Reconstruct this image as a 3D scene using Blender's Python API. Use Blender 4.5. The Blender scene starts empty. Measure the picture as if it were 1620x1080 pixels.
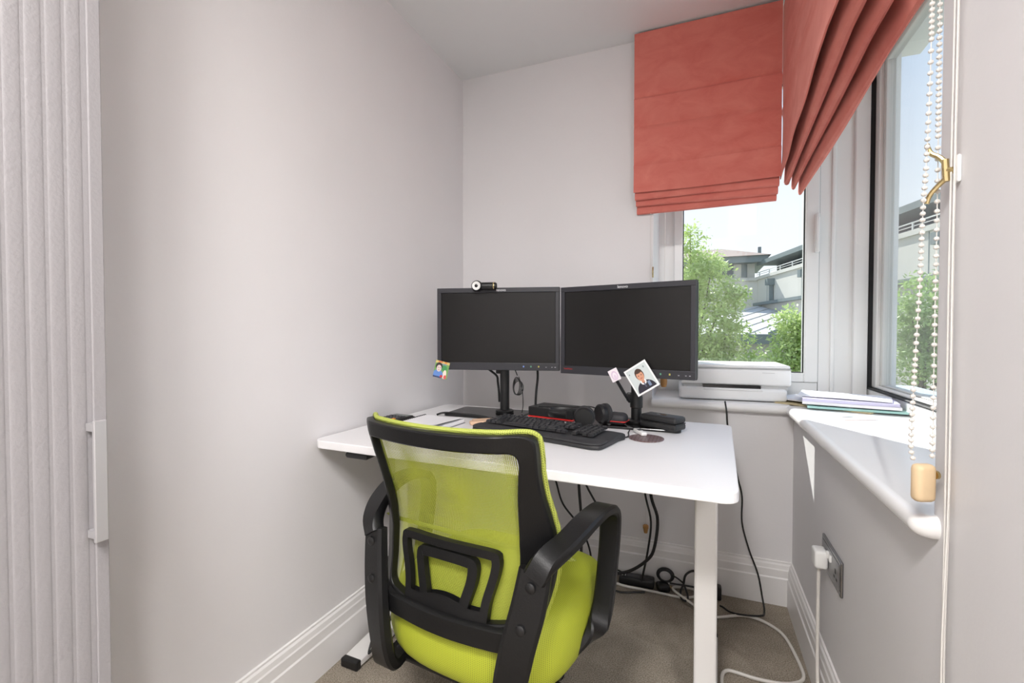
import bpy, bmesh, math, random
from mathutils import Vector, Matrix
random.seed(7)
PI = math.pi
SC = bpy.context.scene
COL = SC.collection

# ------------------------------------------------------------------ camera
CAM_H = 1.083
cam = bpy.data.cameras.new('camera')
cam.sensor_width = 36.0
cam.lens = 735.1 / 1620 * 36.0
cam.clip_start = 0.02
cam.clip_end = 400
camo = bpy.data.objects.new('camera', cam)
COL.objects.link(camo)
camo.location = (0, 0, CAM_H)
camo.rotation_euler = (math.radians(90 - 1.198), 0, math.radians(21.934))
SC.camera = camo

# ------------------------------------------------------------------ world, sun, exposure
SKY_STRENGTH = 0.86
SUN_STRENGTH = 5.6
FILL_STRENGTH = 74.0
w = bpy.data.worlds.new('sky')
SC.world = w
w.use_nodes = True
nt = w.node_tree
nt.nodes.clear()
wo = nt.nodes.new('ShaderNodeOutputWorld')
bg = nt.nodes.new('ShaderNodeBackground')
tc = nt.nodes.new('ShaderNodeTexCoord')
sx = nt.nodes.new('ShaderNodeSeparateXYZ')
rp = nt.nodes.new('ShaderNodeValToRGB')
e = rp.color_ramp.elements
e[0].position = 0.0
e[0].color = (0.90, 0.95, 1.0, 1)
e[1].position = 1.0
e[1].color = (0.30, 0.50, 0.92, 1)
for p, c in ((0.22, (0.83, 0.91, 1.0, 1)), (0.5, (0.58, 0.75, 1.0, 1))):
    k = e.new(p)
    k.color = c
nt.links.new(tc.outputs['Generated'], sx.inputs[0])
nt.links.new(sx.outputs['Z'], rp.inputs[0])
nt.links.new(rp.outputs[0], bg.inputs[0])
bg.inputs[1].default_value = SKY_STRENGTH
nt.links.new(bg.outputs[0], wo.inputs[0])

sun = bpy.data.lights.new('sun', 'SUN')
sun.energy = SUN_STRENGTH
sun.angle = math.radians(0.5)
sun.color = (1.0, 0.97, 0.92)
suno = bpy.data.objects.new('sun', sun)
COL.objects.link(suno)
SUN_DIR = Vector((0.58, -1.0, -1.02)).normalized()
suno.rotation_euler = SUN_DIR.to_track_quat('-Z', 'Y').to_euler()
suno.location = (-8, 16, 18)

SC.view_settings.view_transform = 'Standard'
SC.view_settings.look = 'None'
SC.view_settings.gamma = 1.0
SC.view_settings.use_curve_mapping = False
SC.view_settings.exposure = 0.6
SC.cycles.transparent_max_bounces = 24

# ------------------------------------------------------------------ materials
MATS = {}


def lin(c):
    return tuple(((v / 255) / 12.92 if v / 255 <= 0.04045 else ((v / 255 + 0.055) / 1.055) ** 2.4) for v in c)


def mat(name, rgb, rough=0.5, metal=0.0, spec=0.5, noise=0.0, nscale=20.0, bump=0.0, bscale=60.0, emit=0.0, srgb=True, coat=0.0):
    if name in MATS:
        return MATS[name]
    m = bpy.data.materials.new(name)
    m.use_nodes = True
    n = m.node_tree.nodes
    l = m.node_tree.links
    b = n['Principled BSDF']
    c = lin(rgb) if srgb else rgb
    b.inputs['Base Color'].default_value = (*c, 1)
    b.inputs['Roughness'].default_value = rough
    b.inputs['Metallic'].default_value = metal
    b.inputs['Specular IOR Level'].default_value = spec
    b.inputs['Coat Weight'].default_value = coat
    t = n.new('ShaderNodeTexCoord')
    if noise > 0:
        z = n.new('ShaderNodeTexNoise')
        z.inputs['Scale'].default_value = nscale
        z.inputs['Detail'].default_value = 5
        l.new(t.outputs['Object'], z.inputs['Vector'])
        r = n.new('ShaderNodeValToRGB')
        r.color_ramp.elements[0].position = 0.3
        r.color_ramp.elements[1].position = 0.7
        r.color_ramp.elements[0].color = (*[v * (1 - noise) for v in c], 1)
        r.color_ramp.elements[1].color = (*[min(1, v * (1 + noise)) for v in c], 1)
        l.new(z.outputs['Fac'], r.inputs[0])
        l.new(r.outputs[0], b.inputs['Base Color'])
    if bump > 0:
        z = n.new('ShaderNodeTexNoise')
        z.inputs['Scale'].default_value = bscale
        z.inputs['Detail'].default_value = 3
        l.new(t.outputs['Object'], z.inputs['Vector'])
        bp = n.new('ShaderNodeBump')
        bp.inputs['Strength'].default_value = bump
        bp.inputs['Distance'].default_value = 0.01
        l.new(z.outputs['Fac'], bp.inputs['Height'])
        l.new(bp.outputs[0], b.inputs['Normal'])
    if emit > 0:
        b.inputs['Emission Color'].default_value = (*c, 1)
        b.inputs['Emission Strength'].default_value = emit
    MATS[name] = m
    return m


def glass_mat():
    m = bpy.data.materials.new('window_glass')
    m.use_nodes = True
    n = m.node_tree.nodes
    l = m.node_tree.links
    n.clear()
    o = n.new('ShaderNodeOutputMaterial')
    mx = n.new('ShaderNodeMixShader')
    tr = n.new('ShaderNodeBsdfTransparent')
    tr.inputs[0].default_value = (0.97, 0.985, 0.98, 1)
    gl = n.new('ShaderNodeBsdfGlossy')
    gl.inputs['Roughness'].default_value = 0.0
    lw = n.new('ShaderNodeLayerWeight')
    lw.inputs[0].default_value = 0.5
    p = n.new('ShaderNodeMath')
    p.operation = 'POWER'
    p.inputs[1].default_value = 5
    q = n.new('ShaderNodeMath')
    q.operation = 'MULTIPLY_ADD'
    q.inputs[1].default_value = 0.96
    q.inputs[2].default_value = 0.04
    l.new(lw.outputs['Facing'], p.inputs[0])
    l.new(p.outputs[0], q.inputs[0])
    l.new(q.outputs[0], mx.inputs[0])
    l.new(tr.outputs[0], mx.inputs[1])
    l.new(gl.outputs[0], mx.inputs[2])
    l.new(mx.outputs[0], o.inputs[0])
    return m


def weave_nodes(m, pitch, coord='UV'):
    """sin*sin lattice, value about -1..1"""
    n = m.node_tree.nodes
    l = m.node_tree.links
    t = n.new('ShaderNodeTexCoord')
    s = n.new('ShaderNodeSeparateXYZ')
    l.new(t.outputs[coord], s.inputs[0])

    def mth(op, a, b=None):
        k = n.new('ShaderNodeMath')
        k.operation = op
        for i, v in enumerate((a, b)):
            if v is None:
                continue
            if isinstance(v, (int, float)):
                k.inputs[i].default_value = v
            else:
                l.new(v, k.inputs[i])
        return k.outputs[0]
    f = 2 * PI / pitch
    if coord == 'UV':
        a = mth('ADD', s.outputs[0], s.outputs[1])
        b = mth('SUBTRACT', s.outputs[0], s.outputs[1])
    else:
        zz = mth('MULTIPLY', s.outputs[2], 0.9)
        a = mth('ADD', mth('ADD', s.outputs[0], s.outputs[1]), zz)
        b = mth('SUBTRACT', mth('SUBTRACT', s.outputs[0], s.outputs[1]), zz)
    return mth('MULTIPLY', mth('SINE', mth('MULTIPLY', a, f)), mth('SINE', mth('MULTIPLY', b, f)))


def mesh_fabric(name, rgb, pitch, thr):
    m = mat(name, rgb, 0.6)
    n = m.node_tree.nodes
    l = m.node_tree.links
    v = weave_nodes(m, pitch)
    g = n.new('ShaderNodeMath')
    g.operation = 'LESS_THAN'
    g.inputs[1].default_value = thr
    l.new(v, g.inputs[0])
    l.new(g.outputs[0], n['Principled BSDF'].inputs['Alpha'])
    return m


def dotted_fabric(name, rgb, rgb2, pitch, thr):
    m = mat(name, rgb, 0.65, bump=0.0)
    n = m.node_tree.nodes
    l = m.node_tree.links
    v = weave_nodes(m, pitch, 'UV')
    r = n.new('ShaderNodeValToRGB')
    r.color_ramp.elements[0].position = thr
    r.color_ramp.elements[1].position = thr + 0.25
    r.color_ramp.elements[0].color = (*lin(rgb), 1)
    r.color_ramp.elements[1].color = (*lin(rgb2), 1)
    l.new(v, r.inputs[0])
    l.new(r.outputs[0], n['Principled BSDF'].inputs['Base Color'])
    return m


def print_mat(name, bgc, shapes):
    """flat print: ellipses 'e' and boxes 'b' in UV space"""
    m = mat(name, bgc, 0.35)
    n = m.node_tree.nodes
    l = m.node_tree.links
    t = n.new('ShaderNodeTexCoord')
    s = n.new('ShaderNodeSeparateXYZ')
    l.new(t.outputs['UV'], s.inputs[0])
    prev = None

    def mth(op, a, b=None):
        k = n.new('ShaderNodeMath')
        k.operation = op
        for i, v in enumerate((a, b)):
            if v is None:
                continue
            if isinstance(v, (int, float)):
                k.inputs[i].default_value = v
            else:
                l.new(v, k.inputs[i])
        return k.outputs[0]
    for kind, cx, cy, rx, ry, c in shapes:
        dx = mth('DIVIDE', mth('SUBTRACT', s.outputs[0], cx), rx)
        dy = mth('DIVIDE', mth('SUBTRACT', s.outputs[1], cy), ry)
        if kind == 'e':
            d = mth('ADD', mth('MULTIPLY', dx, dx), mth('MULTIPLY', dy, dy))
        else:
            d = mth('MAXIMUM', mth('ABSOLUTE', dx), mth('ABSOLUTE', dy))
        f = mth('LESS_THAN', d, 1.0)
        mx = n.new('ShaderNodeMix')
        mx.data_type = 'RGBA'
        l.new(f, mx.inputs[0])
        if prev is None:
            mx.inputs[6].default_value = (*lin(bgc), 1)
        else:
            l.new(prev, mx.inputs[6])
        mx.inputs[7].default_value = (*lin(c), 1)
        prev = mx.outputs[2]
    l.new(prev, n['Principled BSDF'].inputs['Base Color'])
    return m


WALL = mat('wall_paint', (225, 223, 224), 0.55, noise=0.015, nscale=3, bump=0.03, bscale=120)
CEIL = mat('ceiling_paint', (232, 232, 232), 0.7)
TRIMM = mat('white_gloss_trim', (230, 228, 227), 0.3)
UPVC = mat('white_window_frame', (236, 236, 234), 0.3)
SILLM = mat('white_gloss_sill', (238, 237, 236), 0.12, noise=0.01, nscale=4)
GASKET = mat('black_gasket', (28, 28, 30), 0.6)
GLASS = glass_mat()
BLACK = mat('black_plastic', (21, 21, 22), 0.42)
BLACK2 = mat('satin_black_chair_plastic', (17, 17, 18), 0.42, spec=0.35, bump=0.05, bscale=300)
BLACKG = mat('glossy_black', (24, 23, 24), 0.12)
SCREEN = mat('dark_screen', (27, 26, 26), 0.3, spec=0.3)
BEZEL = mat('charcoal_bezel', (42, 42, 48), 0.45)
DESKW = mat('white_desk_laminate', (233, 232, 233), 0.35)
DESKM = mat('white_powder_coated_steel', (222, 220, 218), 0.4)
PRINTW = mat('printer_white', (238, 238, 238), 0.35)
PRINTG = mat('printer_grey', (190, 190, 190), 0.4)
PAPER = mat('paper_white', (240, 240, 243), 0.8)
PAPERL = mat('paper_lilac', (214, 210, 236), 0.8)
CARD = mat('manila_card', (205, 190, 150), 0.8)
TEAL = mat('pale_teal_plastic', (176, 222, 216), 0.3)
LIME = mat('lime_piping', (180, 194, 84), 0.6)
CABLE = mat('black_cable', (22, 22, 23), 0.5)
WCABLE = mat('white_cable', (212, 208, 202), 0.45)
CHROME = mat('brushed_chrome', (140, 140, 142), 0.25, metal=1.0)
BRASS = mat('brass', (206, 186, 138), 0.25, metal=1.0)
WOOD = mat('pale_wood', (224, 198, 160), 0.5, noise=0.05, nscale=30)
WOODD = mat('honey_wood', (176, 128, 72), 0.5, noise=0.15, nscale=60)
CORD = mat('white_cord', (222, 219, 214), 0.7)
BEAD = mat('pearly_bead', (226, 222, 216), 0.35)
RED = mat('red_accent', (200, 34, 30), 0.4)
WHITEP = mat('white_plastic', (232, 232, 230), 0.35)


def carpet_mat():
    m = mat('beige_carpet', (158, 148, 134), 0.95, spec=0.1)
    n = m.node_tree.nodes
    l = m.node_tree.links
    t = n.new('ShaderNodeTexCoord')
    a = n.new('ShaderNodeTexNoise')
    a.inputs['Scale'].default_value = 260
    a.inputs['Detail'].default_value = 3
    b = n.new('ShaderNodeTexNoise')
    b.inputs['Scale'].default_value = 7
    b.inputs['Detail'].default_value = 4
    b.inputs['Distortion'].default_value = 1.2
    for z in (a, b):
        l.new(t.outputs['Object'], z.inputs['Vector'])
    r1 = n.new('ShaderNodeValToRGB')
    r1.color_ramp.elements[0].position = 0.3
    r1.color_ramp.elements[1].position = 0.7
    r1.color_ramp.elements[0].color = (*lin((126, 115, 100)), 1)
    r1.color_ramp.elements[1].color = (*lin((190, 180, 166)), 1)
    l.new(a.outputs['Fac'], r1.inputs[0])
    r2 = n.new('ShaderNodeValToRGB')
    r2.color_ramp.elements[0].position = 0.35
    r2.color_ramp.elements[1].position = 0.65
    r2.color_ramp.elements[0].color = (0.80, 0.80, 0.80, 1)
    r2.color_ramp.elements[1].color = (1, 1, 1, 1)
    l.new(b.outputs['Fac'], r2.inputs[0])
    mx = n.new('ShaderNodeMix')
    mx.data_type = 'RGBA'
    mx.blend_type = 'MULTIPLY'
    mx.inputs[0].default_value = 1
    l.new(r1.outputs[0], mx.inputs[6])
    l.new(r2.outputs[0], mx.inputs[7])
    l.new(mx.outputs[2], n['Principled BSDF'].inputs['Base Color'])
    bp = n.new('ShaderNodeBump')
    bp.inputs['Strength'].default_value = 0.7
    bp.inputs['Distance'].default_value = 0.008
    l.new(a.outputs['Fac'], bp.inputs['Height'])
    l.new(bp.outputs[0], n['Principled BSDF'].inputs['Normal'])
    return m


def velvet_mat():
    m = mat('terracotta_velvet', (192, 92, 82), 0.85, spec=0.2)
    n = m.node_tree.nodes
    l = m.node_tree.links
    t = n.new('ShaderNodeTexCoord')
    mp = n.new('ShaderNodeMapping')
    mp.inputs['Scale'].default_value = (1, 1, 1.6)
    a = n.new('ShaderNodeTexNoise')
    a.inputs['Scale'].default_value = 9
    a.inputs['Detail'].default_value = 6
    a.inputs['Roughness'].default_value = 0.6
    a.inputs['Distortion'].default_value = 0.6
    l.new(t.outputs['Object'], mp.inputs[0])
    l.new(mp.outputs[0], a.inputs['Vector'])
    r = n.new('ShaderNodeValToRGB')
    r.color_ramp.elements[0].position = 0.3
    r.color_ramp.elements[1].position = 0.72
    r.color_ramp.elements[0].color = (*lin((203, 110, 99)), 1)
    r.color_ramp.elements[1].color = (*lin((217, 132, 119)), 1)
    l.new(a.outputs['Fac'], r.inputs[0])
    b = n['Principled BSDF']
    l.new(r.outputs[0], b.inputs['Base Color'])
    b.inputs['Sheen Weight'].default_value = 0.25
    b.inputs['Sheen Tint'].default_value = (0.9, 0.5, 0.45, 1)
    return m


CARPET = carpet_mat()
VELVET = velvet_mat()


# ------------------------------------------------------------------ geometry helpers
class MB:
    def __init__(s):
        s.v = []
        s.f = []
        s.uv = None

    def add(s, vs, fs):
        o = len(s.v)
        s.v += [tuple(p) for p in vs]
        s.f += [tuple(i + o for i in f) for f in fs]
        return s

    def box(s, x0, x1, y0, y1, z0, z1):
        return s.add([(x0, y0, z0), (x1, y0, z0), (x1, y1, z0), (x0, y1, z0), (x0, y0, z1), (x1, y0, z1), (x1, y1, z1), (x0, y1, z1)],
                     [(3, 2, 1, 0), (4, 5, 6, 7), (0, 1, 5, 4), (1, 2, 6, 5), (2, 3, 7, 6), (3, 0, 4, 7)])

    def rbox(s, x0, x1, y0, y1, z0, z1, r, seg=2):
        bm = bmesh.new()
        bmesh.ops.create_cube(bm, size=1)
        for v in bm.verts:
            v.co = Vector(((x0 + x1) / 2 + v.co.x * (x1 - x0), (y0 + y1) / 2 + v.co.y * (y1 - y0), (z0 + z1) / 2 + v.co.z * (z1 - z0)))
        bmesh.ops.bevel(bm, geom=bm.edges[:], offset=r, segments=seg, profile=0.5, affect='EDGES')
        return s.addbm(bm)

    def addbm(s, bm):
        bm.verts.index_update()
        s.add([v.co[:] for v in bm.verts], [[v.index for v in f.verts] for f in bm.faces])
        bm.free()
        return s

    def prism(s, pts, z0, z1, bev=0.0, seg=2, axis='z'):
        """outline (list of 2D) extruded along an axis; bev rounds the two rims"""
        bm = bmesh.new()
        vs = [bm.verts.new((p[0], p[1], z0)) for p in pts]
        f = bm.faces.new(vs)
        ret = bmesh.ops.extrude_face_region(bm, geom=[f])
        up = [g for g in ret['geom'] if isinstance(g, bmesh.types.BMVert)]
        for v in up:
            v.co.z = z1
        bmesh.ops.recalc_face_normals(bm, faces=bm.faces[:])
        if bev > 0:
            ed = [e for e in bm.edges if abs(e.verts[0].co.z - e.verts[1].co.z) < 1e-7]
            bmesh.ops.bevel(bm, geom=ed, offset=bev, segments=seg, profile=0.5, affect='EDGES')
        for v in bm.verts:
            if axis == 'y':
                v.co = Vector((v.co.x, v.co.z, v.co.y))
            elif axis == 'x':
                v.co = Vector((v.co.z, v.co.x, v.co.y))
        bmesh.ops.recalc_face_normals(bm, faces=bm.faces[:])
        return s.addbm(bm)

    def lathe(s, prof, c=(0, 0, 0), n=24, axis='z', a0=0.0):
        vs = []
        m = len(prof)
        for i in range(n):
            a = a0 + 2 * PI * i / n
            for r, h in prof:
                p = (r * math.cos(a), r * math.sin(a), h)
                if axis == 'y':
                    p = (p[0], p[2], p[1])
                elif axis == 'x':
                    p = (p[2], p[0], p[1])
                vs.append((c[0] + p[0], c[1] + p[1], c[2] + p[2]))
        fs = []
        for i in range(n):
            j = (i + 1) % n
            for k in range(m - 1):
                fs.append((i * m + k, j * m + k, j * m + k + 1, i * m + k + 1))
        if prof[0][0] > 1e-6:
            fs.append(tuple(i * m for i in reversed(range(n))))
        if prof[-1][0] > 1e-6:
            fs.append(tuple(i * m + m - 1 for i in range(n)))
        return s.add(vs, fs)

    def sphere(s, c, r, n=8, m=6, sc=(1, 1, 1)):
        prof = [(max(r * math.sin(PI * i / m), 1e-5), -r * math.cos(PI * i / m)) for i in range(m + 1)]
        q = MB().lathe(prof, n=n)
        return s.add([(c[0] + v[0] * sc[0], c[1] + v[1] * sc[1], c[2] + v[2] * sc[2]) for v in q.v], q.f)

    def tube(s, pts, r, n=8, res=6, smooth=True):
        P = spline(pts, res) if smooth and len(pts) > 2 else [Vector(p) for p in pts]
        prev = None
        rings = []
        for i, p in enumerate(P):
            t = (P[min(i + 1, len(P) - 1)] - P[max(i - 1, 0)])
            if t.length < 1e-9:
                t = Vector((0, 0, 1))
            t.normalize()
            if prev is None:
                a = Vector((0, 0, 1)) if abs(t.z) < 0.9 else Vector((1, 0, 0))
                u = t.cross(a).normalized()
            else:
                u = prev - t * prev.dot(t)
                u = u.normalized() if u.length > 1e-6 else t.orthogonal().normalized()
            prev = u
            q = t.cross(u)
            rr = r(i / (len(P) - 1)) if callable(r) else r
            rings.append([p + (u * math.cos(2 * PI * k / n) + q * math.sin(2 * PI * k / n)) * rr for k in range(n)])
        vs = [v for g in rings for v in g]
        fs = []
        for i in range(len(rings) - 1):
            for k in range(n):
                fs.append((i * n + k, i * n + (k + 1) % n, (i + 1) * n + (k + 1) % n, (i + 1) * n + k))
        fs.append(tuple(reversed(range(n))))
        fs.append(tuple((len(rings) - 1) * n + k for k in range(n)))
        return s.add(vs, fs)

    def strap(s, pts, wides, thicks, sides, res=6):
        """rounded flat bar swept along pts; sides = direction of its width at each point"""
        P = spline(pts, res)
        S = spline(sides, res)
        W = spline([(a, 0, 0) for a in wides], res)
        T = spline([(a, 0, 0) for a in thicks], res)
        rings = []
        sec = [(-1, -.55), (-.8, -1), (.8, -1), (1, -.55), (1, .55), (.8, 1), (-.8, 1), (-1, .55)]
        n = len(sec)
        for i, p in enumerate(P):
            t = (P[min(i + 1, len(P) - 1)] - P[max(i - 1, 0)]).normalized()
            a = S[i] - t * S[i].dot(t)
            a.normalize()
            b = t.cross(a)
            rings.append([p + a * (x * W[i].x / 2) + b * (y * T[i].x / 2) for x, y in sec])
        vs = [v for g in rings for v in g]
        fs = []
        for i in range(len(rings) - 1):
            for k in range(n):
                fs.append((i * n + k, i * n + (k + 1) % n, (i + 1) * n + (k + 1) % n, (i + 1) * n + k))
        fs.append(tuple(reversed(range(n))))
        fs.append(tuple((len(rings) - 1) * n + k for k in range(n)))
        return s.add(vs, fs)

    def grid(s, fn, nu, nv):
        vs = [fn(i / nu, j / nv) for j in range(nv + 1) for i in range(nu + 1)]
        fs = [(j * (nu + 1) + i, j * (nu + 1) + i + 1, (j + 1) * (nu + 1) + i + 1, (j + 1) * (nu + 1) + i) for j in range(nv) for i in range(nu)]
        return s.add(vs, fs)

    def xf(s, M):
        s.v = [tuple(M @ Vector(p)) for p in s.v]
        return s


def spline(pts, res):
    P = [Vector(p) for p in pts]
    if len(P) < 3:
        return P
    out = []
    for i in range(len(P) - 1):
        a, b, c, d = P[max(i - 1, 0)], P[i], P[i + 1], P[min(i + 2, len(P) - 1)]
        for k in range(res):
            t = k / res
            out.append(0.5 * ((2 * b) + (c - a) * t + (2 * a - 5 * b + 4 * c - d) * t * t + (3 * b - a - 3 * c + d) * t ** 3))
    out.append(P[-1])
    return out


def rrect(x0, x1, y0, y1, r, n=6):
    pts = []
    for cx, cy, a in ((x1 - r, y1 - r, 0), (x0 + r, y1 - r, 90), (x0 + r, y0 + r, 180), (x1 - r, y0 + r, 270)):
        for k in range(n + 1):
            t = math.radians(a + 90 * k / n)
            pts.append((cx + r * math.cos(t), cy + r * math.sin(t)))
    return pts


def obj(name, mb, m, parent=None, smooth=False, uvs=None, label=None):
    me = bpy.data.meshes.new(name)
    me.from_pydata(mb.v, [], mb.f)
    me.update()
    if smooth:
        me.shade_smooth()
        try:
            me.set_sharp_from_angle(angle=math.radians(40))
        except Exception:
            pass
    if uvs is not None:
        ul = me.uv_layers.new(name='UVMap')
        for lp in me.loops:
            ul.data[lp.index].uv = uvs(me.vertices[lp.vertex_index].co)
    me.materials.append(m)
    o = bpy.data.objects.new(name, me)
    COL.objects.link(o)
    if parent is not None:
        o.parent = parent
    if label:
        o['label'] = label
    return o


def thing(name, label, cat, loc=(0, 0, 0), rotz=0.0, group=None):
    o = bpy.data.objects.new(name, None)
    o.empty_display_size = 0.05
    COL.objects.link(o)
    o.location = loc
    o.rotation_euler = (0, 0, rotz)
    return tag(o, label, cat, group)


def tag(o, label, cat, group=None):
    o['label'] = label
    o['category'] = cat
    if group:
        o['group'] = group
    return o


def struct(name, mb, m, label=None, parent=None, smooth=False):
    o = obj(name, mb, m, parent, smooth)
    if parent is None:
        o['kind'] = 'structure'
        if label:
            o['label'] = label
    return o


def text_mesh(name, s, size, m, parent, M, depth=0.0004):
    cu = bpy.data.curves.new(name, 'FONT')
    cu.body = s
    cu.size = size
    cu.extrude = depth
    cu.align_x = 'CENTER'
    cu.align_y = 'CENTER'
    t = bpy.data.objects.new(name, cu)
    COL.objects.link(t)
    dg = bpy.context.evaluated_depsgraph_get()
    dg.update()
    me = bpy.data.meshes.new_from_object(t.evaluated_get(dg))
    bpy.data.objects.remove(t)
    bpy.data.curves.remove(cu)
    me.transform(M)
    me.materials.clear()
    me.materials.append(m)
    o = bpy.data.objects.new(name, me)
    COL.objects.link(o)
    o.parent = parent
    return o


# ------------------------------------------------------------------ room shell
XL, XR, YB, ZC = -1.111, 0.347, 2.097, 2.342
YREAR = -2.3
XFAR = 2.1                 # right wall of the adjoining room behind the viewer
NIB_Y = 0.62              # end of the study's right wall
XREC, XW, YW = -0.187, 0.67, 2.42       # recess left reveal, right window plane, back window plane
SILL_Z = 0.795
JAMB_Y = 0.925
T = 0.12
struct('floor', MB().box(XL - T, XR + T, YREAR - T, YB + T, -0.08, 0.0).box(XR + T, XFAR + T, YREAR - T, NIB_Y + T, -0.08, 0.0), CARPET, 'beige cut pile carpet covering the study floor')
struct('ceiling', MB().box(XL - T, XW + 0.25, YREAR - T, YW + 0.25, ZC, ZC + 0.1).box(XW + 0.25, XFAR + T, YREAR - T, NIB_Y + T, ZC, ZC + 0.1), CEIL, 'plain white painted ceiling')
struct('wall_left', MB().box(XL - T, XL, YREAR - T, YB + T, 0, ZC), WALL, 'plain white left wall beside the desk')
mb = MB().box(XL, XREC, YB, YW + 0.14, 0, ZC)
mb.box(XREC, XR + T, YB, YB + T, 0, SILL_Z - 0.036)
struct('wall_back', mb, WALL, 'white wall behind the monitors')
mb = MB().box(XR, XR + T, JAMB_Y, YB, 0, SILL_Z - 0.036)
mb.box(XR, XW + 0.14, NIB_Y, JAMB_Y, 0, ZC)
mb.box(XW + 0.14, XFAR, NIB_Y, NIB_Y + T, 0, ZC)
struct('wall_right', mb, WALL, 'white wall under the deep window sill')
struct('wall_rear', MB().box(XL, XFAR, YREAR - T, YREAR, 0, ZC).box(XFAR, XFAR + T, YREAR - T, NIB_Y + T, 0, ZC), WALL, 'white wall behind the viewer')
# outer wall under the windows, closing the recess
mb = MB().box(XREC, XW + 0.12, YW + 0.02, YW + 0.14, 0.0, SILL_Z)
mb.box(XW + 0.02, XW + 0.14, JAMB_Y, YW + 0.02, 0.0, SILL_Z)
struct('wall_outer', mb, WALL, 'outer wall below the window frames')


def skirting(name, label, p0, p1, nrm):
    """stepped skirting board from p0 to p1 (2D), nrm into the room"""
    prof = [(0, 0), (.018, 0), (.018, .106), (.0145, .111), (.0145, .139), (.012, .1435), (.010, .158), (.0055, .164), (.0055, .170), (.002, .1723), (0, .1723)]
    vs = []
    for p in (p0, p1):
        for d, h in prof:
            vs.append((p[0] + nrm[0] * d, p[1] + nrm[1] * d, h))
    k = len(prof)
    fs = [(i, (i + 1) % k, k + (i + 1) % k, k + i) for i in range(k)] + [tuple(range(k)), tuple(range(2 * k - 1, k - 1, -1))]
    o = struct(name, MB().add(vs, fs), TRIMM, label)
    return o


skirting('baseboard_left', 'stepped white skirting board along the left wall', (XL, 0.46), (XL, YB), (1, 0))
skirting('baseboard_back', 'stepped white skirting board along the back wall', (XL, YB), (XR, YB), (0, -1))
skirting('baseboard_right', 'stepped white skirting board below the socket', (XR, NIB_Y), (XR, YB), (-1, 0))
# window sill: two nosed boards meeting in the corner
def sill_board(front, back, a0, a1, axis):
    t = 0.036
    r = t / 2
    prof = [(back, SILL_Z - t)]
    for k in range(9):
        an = -PI / 2 - PI * k / 8
        prof.append((front + r + r * math.cos(an), SILL_Z - r + r * math.sin(an)))
    prof.append((back, SILL_Z))
    vs = []
    for a in (a0, a1):
        for d, z in prof:
            vs.append((d, a, z) if axis == 'x' else (a, d, z))
    k = len(prof)
    fs = [(i, (i + 1) % k, k + (i + 1) % k, k + i) for i in range(k)] + [tuple(range(k)), tuple(range(2 * k - 1, k - 1, -1))]
    return MB().add(vs, fs)


sill = struct('trim_1', sill_board(XR - 0.034, XW + 0.05, JAMB_Y, YW + 0.05, 'x'), SILLM, 'deep glossy white window sill on the right', smooth=True)
s2 = struct('trim_2', sill_board(YB - 0.034, YW + 0.05, XREC, XR + 0.02, 'y'), SILLM, 'white window sill under the printer', smooth=True)
# returned end of the right sill, mitred to the wall
mb = MB()
t = 0.036
r = t / 2
n = 10
vs = []
for j in range(n + 1):
    an = PI / 2 * j / n
    for k in range(9):
        bn = -PI / 2 + PI * k / 8
        rad = 0.016 + r * math.cos(bn)
        vs.append((XR - rad * math.cos(an), JAMB_Y - rad * 0.7 * math.sin(an), SILL_Z - r + r * math.sin(bn)))
fs = [(j * 9 + k, j * 9 + k + 1, (j + 1) * 9 + k + 1, (j + 1) * 9 + k) for j in range(n) for k in range(8)]
c0 = len(vs)
vs += [(XR, JAMB_Y, SILL_Z - t), (XR, JAMB_Y, SILL_Z)]
fs += [(j * 9, c0, (j + 1) * 9) for j in range(n)] + [(j * 9 + 8, (j + 1) * 9 + 8, c0 + 1) for j in range(n)]
obj('end_return', MB().add(vs, fs), SILLM, sill, smooth=True)

# ------------------------------------------------------------------ windows
WZ0, WZ1 = SILL_Z, 2.27
# the white casing round both windows: head and corner post
mb = MB()
mb.box(XREC, XW + 0.1, YW - 0.02, YW + 0.1, WZ1, ZC)
mb.box(XW - 0.02, XW + 0.1, JAMB_Y, YW + 0.1, WZ1, ZC)
struct('trim_3', mb, UPVC, 'white head casing over the windows')


def frame_rect(mb, a0, a1, z0, z1, w, d0, d1, axis, wb=None, wr=None):
    """rectangular ring; a along the wall, d depth"""
    wb = w if wb is None else wb
    wr = w if wr is None else wr

    def bx(p0, p1, q0, q1):
        if axis == 'x':
            mb.rbox(p0, p1, d0, d1, q0, q1, 0.003, 1)
        else:
            mb.rbox(d0, d1, p0, p1, q0, q1, 0.003, 1)
    bx(a0, a0 + w, z0, z1)
    bx(a1 - wr, a1, z0, z1)
    bx(a0 + w, a1 - wr, z0, z0 + wb)
    bx(a0 + w, a1 - wr, z1 - w, z1)


win1 = struct('window_1', MB().box(XREC, -0.117, YW - 0.005, YW + 0.07, WZ0, WZ1), UPVC, 'white casement window behind the printer')
mb = MB()
mb.box(-0.117, 0.487, YW - 0.005, YW + 0.07, WZ0, 0.856)
mb.box(-0.117, 0.487, YW - 0.005, YW + 0.07, WZ1 - 0.03, WZ1)
struct('frame', mb, UPVC, parent=win1)
mb = MB()
frame_rect(mb, -0.117, 0.487, 0.858, WZ1 - 0.03, 0.040, YW - 0.016, YW + 0.055, 'x', wr=0.052)
struct('sash', mb, UPVC, parent=win1)
mb = MB()
frame_rect(mb, -0.077, 0.435, 0.898, WZ1 - 0.07, 0.004, YW + 0.0, YW + 0.02, 'x')
struct('gasket', mb, GASKET, parent=win1)
struct('pane', MB().box(-0.076, 0.434, YW + 0.008, YW + 0.014, 0.899, WZ1 - 0.071), GLASS, parent=win1)
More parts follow.
